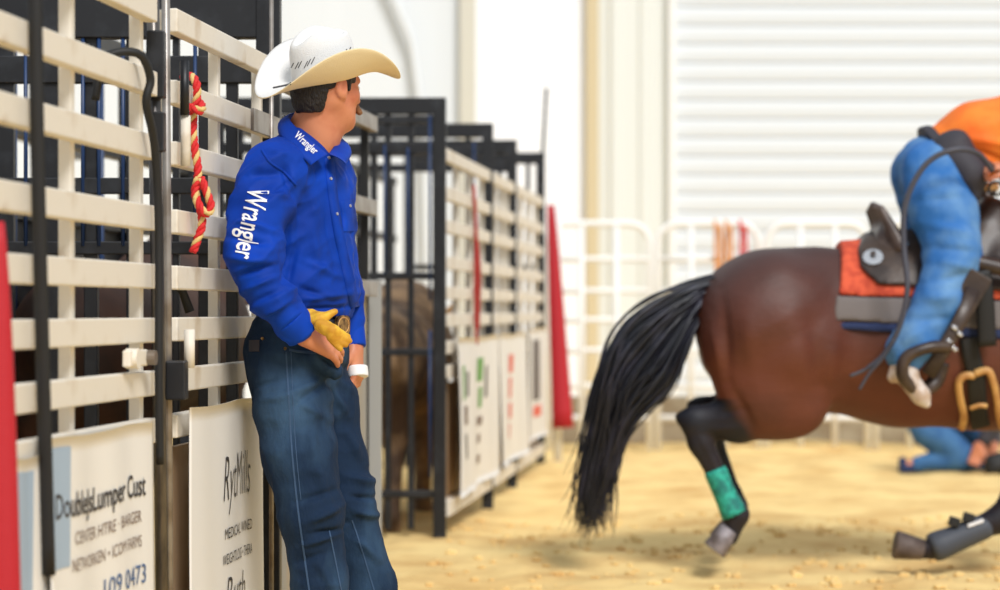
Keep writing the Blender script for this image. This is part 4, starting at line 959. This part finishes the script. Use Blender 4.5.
# conchos
def disc(name, c, n, r, t, m, parent, hole=0):
    n = Vector(n).normalized(); v, f = tubedata([c - n * t * .5, c + n * t * .35, c + n * t * .5], [r, r, r * .8], 20); return link(name, mesh(v, f), m, parent)
SK = bvh(bpy.data.objects['skirt'])
hh = hit(SK, 873, 258, .006)
if hh:
    c, n = hh; disc('concho', c, n, .042, .008, M['silver'], sad); disc('concho_slot', c + n * .004 + V(0, 0, .014), n, .012, .004, M['leather'], sad); disc('concho_slot', c + n * .004 - V(0, 0, .014), n, .012, .004, M['leather'], sad)
for x, y_, r in ((903, 245, .02), (960, 254, .018)):
    hh = hit(SK, x, y_, .006)
    if hh: disc('concho', hh[0] + V(0, -.02, 0), hh[1], r, .01, M['silver'], sad)
def ringm(name, c, ax1, ax2, r, m, parent, seg=24):
    c = Vector(c); v, f = tubedata([c + Vector(ax1) * math.cos(2 * math.pi * k / seg) + Vector(ax2) * math.sin(2 * math.pi * k / seg) for k in range(seg + 1)], r, 8); return link(name, mesh(v, f), m, parent, True)
ringm('rigging_ring', Q(992, 258, -.40), (.028, 0, 0), (0, 0, .05), .007, M['silver'], sad)
sdf('rigging_strap', [cap(Q(948, 262, -.355), Q(1040, 282, -.355), .035, .03, .02)], .008, M['leather'], sad)
# cinch: black latigo and the tan leather loop
cin = thing('cinch', 'black cinch strap with pale tan leather loop around the horse girth', 'cinch', Q(975, 436, -.3))
def onb(px, py, lift):   # point on the horse flank
    hh = hit(HBV, px, py, lift); return hh[0] if hh else Q(px, py, -.3)
HBV = bvh(horse_o)
def flank_strip(pts, w, lift, thick): return strip_on(HBV, pts, w, lift, n=8, thick=thick, wn=5)
link('latigo', flank_strip([(968, 338), (971, 355), (975, 372), (977, 395), (979, 415), (981, 424)], 18, .020, .008), M['blackm'], cin, True)
link('latigo', strip_on(bvh(bpy.data.objects['skirt']), [(958, 250), (960, 262), (962, 272)], 20, .012), M['blackm'], cin, True)
tube('latigo', smoothpath([Q(964, 272, -.375), Q(967, 300, -.375), Q(970, 345, -.36)], 5), .038, M['blackm'], cin, 10, .25, up=(1, 0, 0))
lp = [onb(x, y_, .022) for x, y_ in ((974, 374), (964, 374), (958, 380), (960, 396), (964, 412), (962, 424))]
tube('leather_loop', smoothpath(lp, 5), .016, M['tan'], cin, 10, .8)
lp = [onb(x, y_, .022) for x, y_ in ((974, 372), (986, 369), (991, 376), (996, 396), (998, 412), (1002, 424))]
tube('leather_loop', smoothpath(lp, 5), .016, M['tan'], cin, 10, .8)
tube('keeper', smoothpath([onb(970, 404, .028), onb(979, 401, .03), onb(986, 402, .028)], 4), .010, M['tan'], cin, 8)
# fender and stirrup
box('fender', Q(948, 298, -.43), (.10, .012, .22), M['leather'], sad, .004, Matrix.Rotation(math.radians(30), 3, 'Y'))
tube('stirrup_leather', [Q(952, 290, -.44), Q(938, 322, -.46), Q(922, 350, -.46), Q(908, 372, -.46)], .030, M['leather'], sad, 10, .3, up=(1, 0, 0))
for (x, y_) in ((933, 327), (938, 333), (928, 340), (933, 347)):
    box('buckle', Q(x, y_, -.475), (.026, .012, .016), M['silver'], sad, .004, Matrix.Rotation(math.radians(40), 3, 'Y'))
stp = [Q(925, 350, -.40), Q(900, 352, -.40), Q(882, 362, -.40), Q(880, 372, -.40)]
tube('stirrup', smoothpath([Q(928, 345, -.46), Q(905, 346, -.49), Q(886, 356, -.49), Q(884, 374, -.48), Q(900, 386, -.42), Q(918, 380, -.38), Q(925, 360, -.38)], 5), .026, M['leather'], sad, 8, 1.3)

# ------------------------------------------------------------------ rider
rid = thing('person', 'rider in orange shirt and blue jeans bent forward on the bay horse', 'person', Q(930, 300))
def hp_(x1, y1, r1, x2, y2, r2, d1, d2=None, k=.03, sc=1): return hc_(x1, y1, r1, x2, y2, r2, d1, d2, k, sc)
rj = [hp_(926, 167, 30, 938, 176, 30, 0, k=.05, sc=1.15), hp_(925, 176, 30, 933, 215, 30, -.16, -.24, .06), hp_(933, 215, 31, 939, 256, 26, -.24, -.33, .05), hp_(939, 256, 26, 921, 302, 22, -.33, -.39, .04), hp_(921, 302, 22, 898, 340, 20, -.39, -.41, .03), hp_(898, 340, 20, 889, 352, 20, -.41, -.41, .03),
      hp_(926, 172, 30, 946, 215, 29, .16, .26, .06), hp_(946, 215, 29, 955, 250, 25, .26, .34, .05), hp_(955, 250, 25, 935, 302, 21, .34, .40, .04), hp_(935, 302, 21, 910, 348, 19, .40, .41, .03)]
rjf = folds([(902, 205, 955, 200, 4 / HS, -.008), (905, 225, 960, 240, 5 / HS, .010), (910, 250, 962, 255, 4 / HS, -.010), (915, 262, 958, 272, 5 / HS, .010), (905, 285, 950, 275, 4 / HS, -.010), (900, 300, 945, 295, 5 / HS, .010), (890, 320, 935, 318, 4 / HS, -.008), (918, 180, 905, 215, 5 / HS, .008), (880, 345, 905, 325, 4 / HS, .008)], HYD)
sdf('jeans', rj, .008, M['jeans2'], rid, disp=lambda v: 1.2 * rjf(v) + .010 * vnoise(v, 9) + .004 * vnoise(v, 22), it=1)
rs = [hp_(948, 152, 29, 975, 142, 37, 0, k=.06, sc=1.2), hp_(975, 142, 37, 1045, 122, 38, 0, k=.06, sc=1.25), hp_(1040, 120, 30, 1060, 112, 28, -.16, k=.05), hp_(1040, 120, 30, 1060, 112, 28, .16, k=.05),
      hp_(1058, 118, 18, 1040, 160, 15, -.22, -.26, .03), hp_(1058, 118, 18, 1095, 160, 15, .22, .2, .03)]
rsf = folds([(955, 150, 1000, 165, 3 / HS, -.006), (950, 140, 1010, 150, 4 / HS, .008), (960, 158, 1000, 172, 3 / HS, .007), (960, 130, 1010, 120, 6 / HS, .006)], HYD)
sdf('shirt', rs, .008, M['orange'], rid, disp=lambda v: 1.3 * rsf(v) + .008 * vnoise(v, 9), it=1)
yawR = frame_fru(0, math.radians(-8)); RC = Q(1108, 88)
def HR(a, b, c): return RC + yawR[0] * a + yawR[1] * b + yawR[2] * c
rb = head_prims(HR, yawR) + [cap(Q(1100, 96), Q(1068, 112), .055, .06, .03), hp_(948, 156, 18, 1050, 122, 26, 0, k=.05, sc=1.2), hp_(1058, 118, 12, 1040, 160, 10, -.22, -.26, .03), cap(Q(1040, 160, -.26), Q(998, 172, -.30), .042, .030, .02),
      hp_(1058, 118, 12, 1095, 160, 10, .22, .2, .03), cap(Q(1095, 160, .2), Q(1120, 195, .08), .042, .03, .02)]
for d in (-1, 1): rb += [hp_(928, 175, 20, 936 + 6 * (d > 0) * 2, 215, 17, .12 * d, .24 * d), hp_(936 + 12 * (d > 0), 215, 17, 938 + 17 * (d > 0), 252, 15, .24 * d, .33 * d), hp_(938 + 17 * (d > 0), 252, 15, 918 + 17 * (d > 0), 302, 12, .33 * d, .39 * d), hp_(918 + 17 * (d > 0), 302, 12, 893 + 16 * (d > 0), 348, 9, .39 * d, .41 * d), cap(Q(890, 352, .41 * d), Q(898, 382, .42 * d), .035, .025, .02)]
rb += hand_prims(Q(998, 172, -.30), V(-1, 0, .05), V(0, .3, -1), V(0, -1, .2), .9, 1.0) + hand_prims(Q(1120, 195, .08), V(.8, -.5, -.3), V(0, -1, -.5), V(0, 0, 1), .9, 1.0)
sdf('body', rb, .006, M['skin'], rid, it=1)
sdf('hair', [ell(HR(-.02, 0, .03), (.108, .088, .1), yawR, .02), cap(HR(-.09, 0, .0), HR(-.16, 0, -.12), .04, .025, .03)], .006, M['boot'], rid, clip=lambda X, Y, Z: (X - RC.x) * .8 - (Z - RC.z) * .35 - .03 + 0 * Y)
# belt and dark shirt-tail
bd = (Q(975, 150) - Q(925, 170)).normalized()
sdf('belt', [hp_(932, 160, 34, 952, 152, 31, 0, k=.05, sc=1.18)], .007, M['charcoal'], rid, off=.006, clip=slab(Q(939, 158), Q(939, 158) + V(.85, 0, .42), .022))
sdf('waist_cloth', [hp_(946, 158, 25, 960, 180, 17, -.16, -.22, .04), hp_(958, 178, 14, 962, 198, 6, -.22, -.25, .03)], .007, M['charcoal'], rid, disp=lambda v: .008 * vnoise(v, 14))
# boots
bt = [cap(Q(890, 352, -.41), Q(888, 366, -.42), .055, .05, .03), cap(Q(886, 368, -.42), Q(903, 392, -.43), .045, .038, .03), cap(Q(903, 392, -.43), Q(908, 400, -.43), .034, .018, .02), cap(Q(880, 366, -.42), Q(877, 374, -.42), .028, .026, .01)]
sdf('boot', bt, .006, M['bootlight'], rid)
bt = [cap(Q(906, 360, .41), Q(904, 370, .41), .055, .05, .03), cap(Q(904, 370, .41), Q(921, 396, .42), .045, .03, .03)]
sdf('boot', bt, .008, M['bootlight'], rid)
# quirt: the dark cord arcing behind the rider
qu = thing('riding_quirt', 'dark braided quirt arcing from the rider hand past the leg', 'whip', Q(842, 385, -.5))
tube('lash', smoothpath([Q(975, 176, -.36), Q(958, 160, -.42), Q(935, 157, -.46), Q(912, 166, -.46), Q(896, 186, -.46), Q(886, 214, -.46), Q(885, 250, -.47), Q(887, 290, -.5), Q(880, 325, -.5), Q(866, 352, -.48), Q(850, 366, -.46), Q(834, 373, -.46)], 6), [.012] * 40 + [.011] * 20 + [.007] * 7, M['cord'], qu, 8)
tube('lash', smoothpath([Q(874, 338, -.5), Q(864, 356, -.49), Q(852, 370, -.48), Q(842, 386, -.48)], 6), .006, M['cord'], qu, 6)
# reins and bit of tack near the horn
rn = tube('rein', smoothpath([Q(972, 168, -.36), Q(984, 176, -.30), Q(1000, 184, -.15), Q(1060, 190, -.1), Q(1150, 205, -.12), Q(1240, 252, -.10)], 5), .010, M['leather'], None, 8, .5); tag(centre(rn), 'dark leather rein running forward from the rider hand', 'rein')
ringm('hand_loop', Q(990, 190, -.12), (.03, 0, .0), (0, 0, .028), .006, M['blackm'], sad)

# ------------------------------------------------------------------ kneeling person behind
KY = 16.0; KS = F / KY
def K(px, py, dy=0): return V((px - 500) / KS, KY + dy, max(CH + (HY - py) / KS, .02))
kn = thing('person', 'person in blue jeans and black shirt crouching on the sand beyond the horse', 'person', K(945, 472))
gk = .0
kj = [cap(K(926, 418), K(930, 424), .15, .14, .05), cap(K(928, 430, -.08), K(962, 458, -.10), .12, .085, .05), cap(K(962, 460, -.10), K(915, 463, -.10), .08, .055, .04), cap(K(932, 425, .1), K(985, 432, .12), .12, .085, .05), cap(K(985, 432, .12), K(982, 466, .12), .08, .055, .03)]
sdf('jeans', kj, .012, M['jeans3'], kn, disp=lambda v: .012 * vnoise(v, 9))
yk = frame_fru(math.radians(-20), math.radians(-25)); KC = K(995, 365)
def HK(a, b, c): return KC + yk[0] * a + yk[1] * b + yk[2] * c
kb = head_prims(HK, yk) + [cap(K(990, 374), K(978, 388), .055, .06, .03), cap(K(930, 418), K(972, 392), .12, .13, .05), cap(K(972, 392, -.18), K(985, 425, -.22), .045, .04, .02), cap(K(985, 425, -.22), K(972, 446, -.24), .036, .028, .02), cap(K(974, 392, .18), K(998, 425, .18), .045, .04, .02), cap(K(998, 425, .18), K(990, 446, -.05), .036, .028, .02),
      cap(K(930, 425, -.08), K(962, 457, -.10), .07, .05), cap(K(962, 459, -.10), K(905, 464, -.10), .05, .035), cap(K(932, 425, .1), K(985, 434, .12), .07, .05), cap(K(985, 434, .12), K(982, 466, .12), .05, .035)]
kb += hand_prims(K(972, 444, -.24), V(-.3, -.1, -1), V(-.4, -1, 0), V(1, -.3, 0), .6, 1.05) + hand_prims(K(990, 444, -.10), V(-.2, -.3, -1), V(-.6, -1, 0), V(-1, .2, 0), .6, 1.05)
sdf('body', kb, .0085, M['skin'], kn)
sdf('shirt', [cap(K(940, 412), K(970, 394), .15, .17, .06), cap(K(970, 394, -.16), K(986, 424, -.22), .075, .065, .04), cap(K(986, 424, -.22), K(978, 437, -.235), .062, .05, .03), cap(K(972, 394, .16), K(1000, 425, .18), .075, .065, .04), cap(K(1000, 425, .18), K(994, 440, .0), .06, .05, .03)], .012, M['charcoal'], kn, disp=lambda v: .010 * vnoise(v, 8))
sdf('hair', [ell(HK(-.02, 0, .03), (.108, .088, .1), yk, .02)], .01, M['hair'], kn, clip=lambda X, Y, Z: (X - KC.x) - (Z - KC.z) * .4 - .03 + 0 * Y)
sdf('shoe', [cap(K(912, 466, -.10), K(902, 468, -.10), .045, .038, .03), cap(K(902, 468, -.10), K(900, 460, -.1), .035, .03, .02)], .008, M['padnavy'], kn, clip=lambda X, Y, Z: .005 - Z + 0 * X + 0 * Y)
sdf('shoe', [cap(K(980, 468, .12), K(995, 469, .10), .045, .035, .03)], .008, M['charcoal'], kn, clip=lambda X, Y, Z: .005 - Z + 0 * X + 0 * Y)
bg = sdf('gear_bag', [cap(K(985, 464, -.3), K(1003, 464, -.3), .07, .07, .03), cap(K(982, 458, -.3), K(1000, 456, -.3), .05, .05, .03)], .012, M['blackm'], None, disp=lambda v: .012 * vnoise(v, 12), clip=lambda X, Y, Z: .002 - Z + 0 * X + 0 * Y)
tag(centre(bg), 'black gear bag on the sand under the crouching person hands', 'bag')

# ------------------------------------------------------------------ bulls in the chutes
def bull(cx, cy, m, label, sc=1):
    b = thing('bull', label, 'bull', (cx, cy, 0)); d = V(SL, 1, 0).normalized(); w = V(1, -SL, 0).normalized()
    def B(l, s, z): return V(cx, cy, 0) + d * l * sc + w * s * sc + V(0, 0, z * sc)
    p = [cap(B(-.62, 0, .98), B(.55, 0, .98), .27, .30, .1), cap(B(-.75, 0, 1.02), B(-.6, 0, .9), .17, .24, .1), cap(B(.5, 0, 1.12), B(.75, 0, 1.22), .26, .22, .1), cap(B(.75, 0, 1.2), B(1.05, 0, 1.0), .18, .13, .06), cap(B(1.05, 0, 1.0), B(1.25, 0, .85), .12, .09, .05)]
    for l, s in ((-.66, 1), (-.66, -1), (.5, 1), (.5, -1)):
        k = -.06 if l < 0 else .02
        p += [cap(B(l, .15 * s, .85), B(l + .06, .16 * s, .55), .13, .07, .06), cap(B(l + .06, .16 * s, .55), B(l + k, .16 * s, .10), .06, .045, .03), cap(B(l + k, .16 * s, .10), B(l + k + .03, .16 * s, .05), .05, .055, .02)]
    p += [cap(B(1.0, .1 * 1, 1.12), B(.98, .22, 1.14), .03, .02, .02), cap(B(1.0, -.1, 1.12), B(.98, -.22, 1.14), .03, .02, .02)]
    sdf('body', p, .02, m, b, it=1, disp=lambda v: .01 * vnoise(v, 6))
    tube('tail', smoothpath([B(-.88, 0, 1.1), B(-.95, 0, .9), B(-.93, .02, .5), B(-.92, .02, .3)], 5), .022, m, b)
    for s in (1, -1): tube('horn', smoothpath([B(1.02, .1 * s, 1.2), B(1.05, .24 * s, 1.26), B(1.1, .3 * s, 1.36)], 4), [.03, .028, .025, .022, .02, .016, .012, .009, .005], M['tan'], b)
bull(-1.32, 8.6, M['bulldark'], 'dark brown bull standing in the near chute behind the slats')
bull(lx(12.2) - .42, 12.2, M['bulltan'], 'tan brindled bull in the chute behind the open black frame', .86)

# small clods on the sand
cl = bmesh.new()
for i in range(420):
    x = random.uniform(-.3, 2.6); y_ = random.uniform(8.8, 12.5); r = random.uniform(.006, .022)
    bmesh.ops.create_icosphere(cl, subdivisions=1, radius=r, matrix=Matrix.Translation((x, y_, gz1(x, y_) + r * .3)) @ Matrix.Diagonal((random.uniform(.8, 1.6), random.uniform(.8, 1.4), random.uniform(.5, .9), 1)))
me = bpy.data.meshes.new('clods'); cl.to_mesh(me); cl.free()
o = link('sand_clods', me, M['sand']); o['kind'] = 'stuff'; tag(o, 'small loose clods scattered over the arena sand', 'clods')
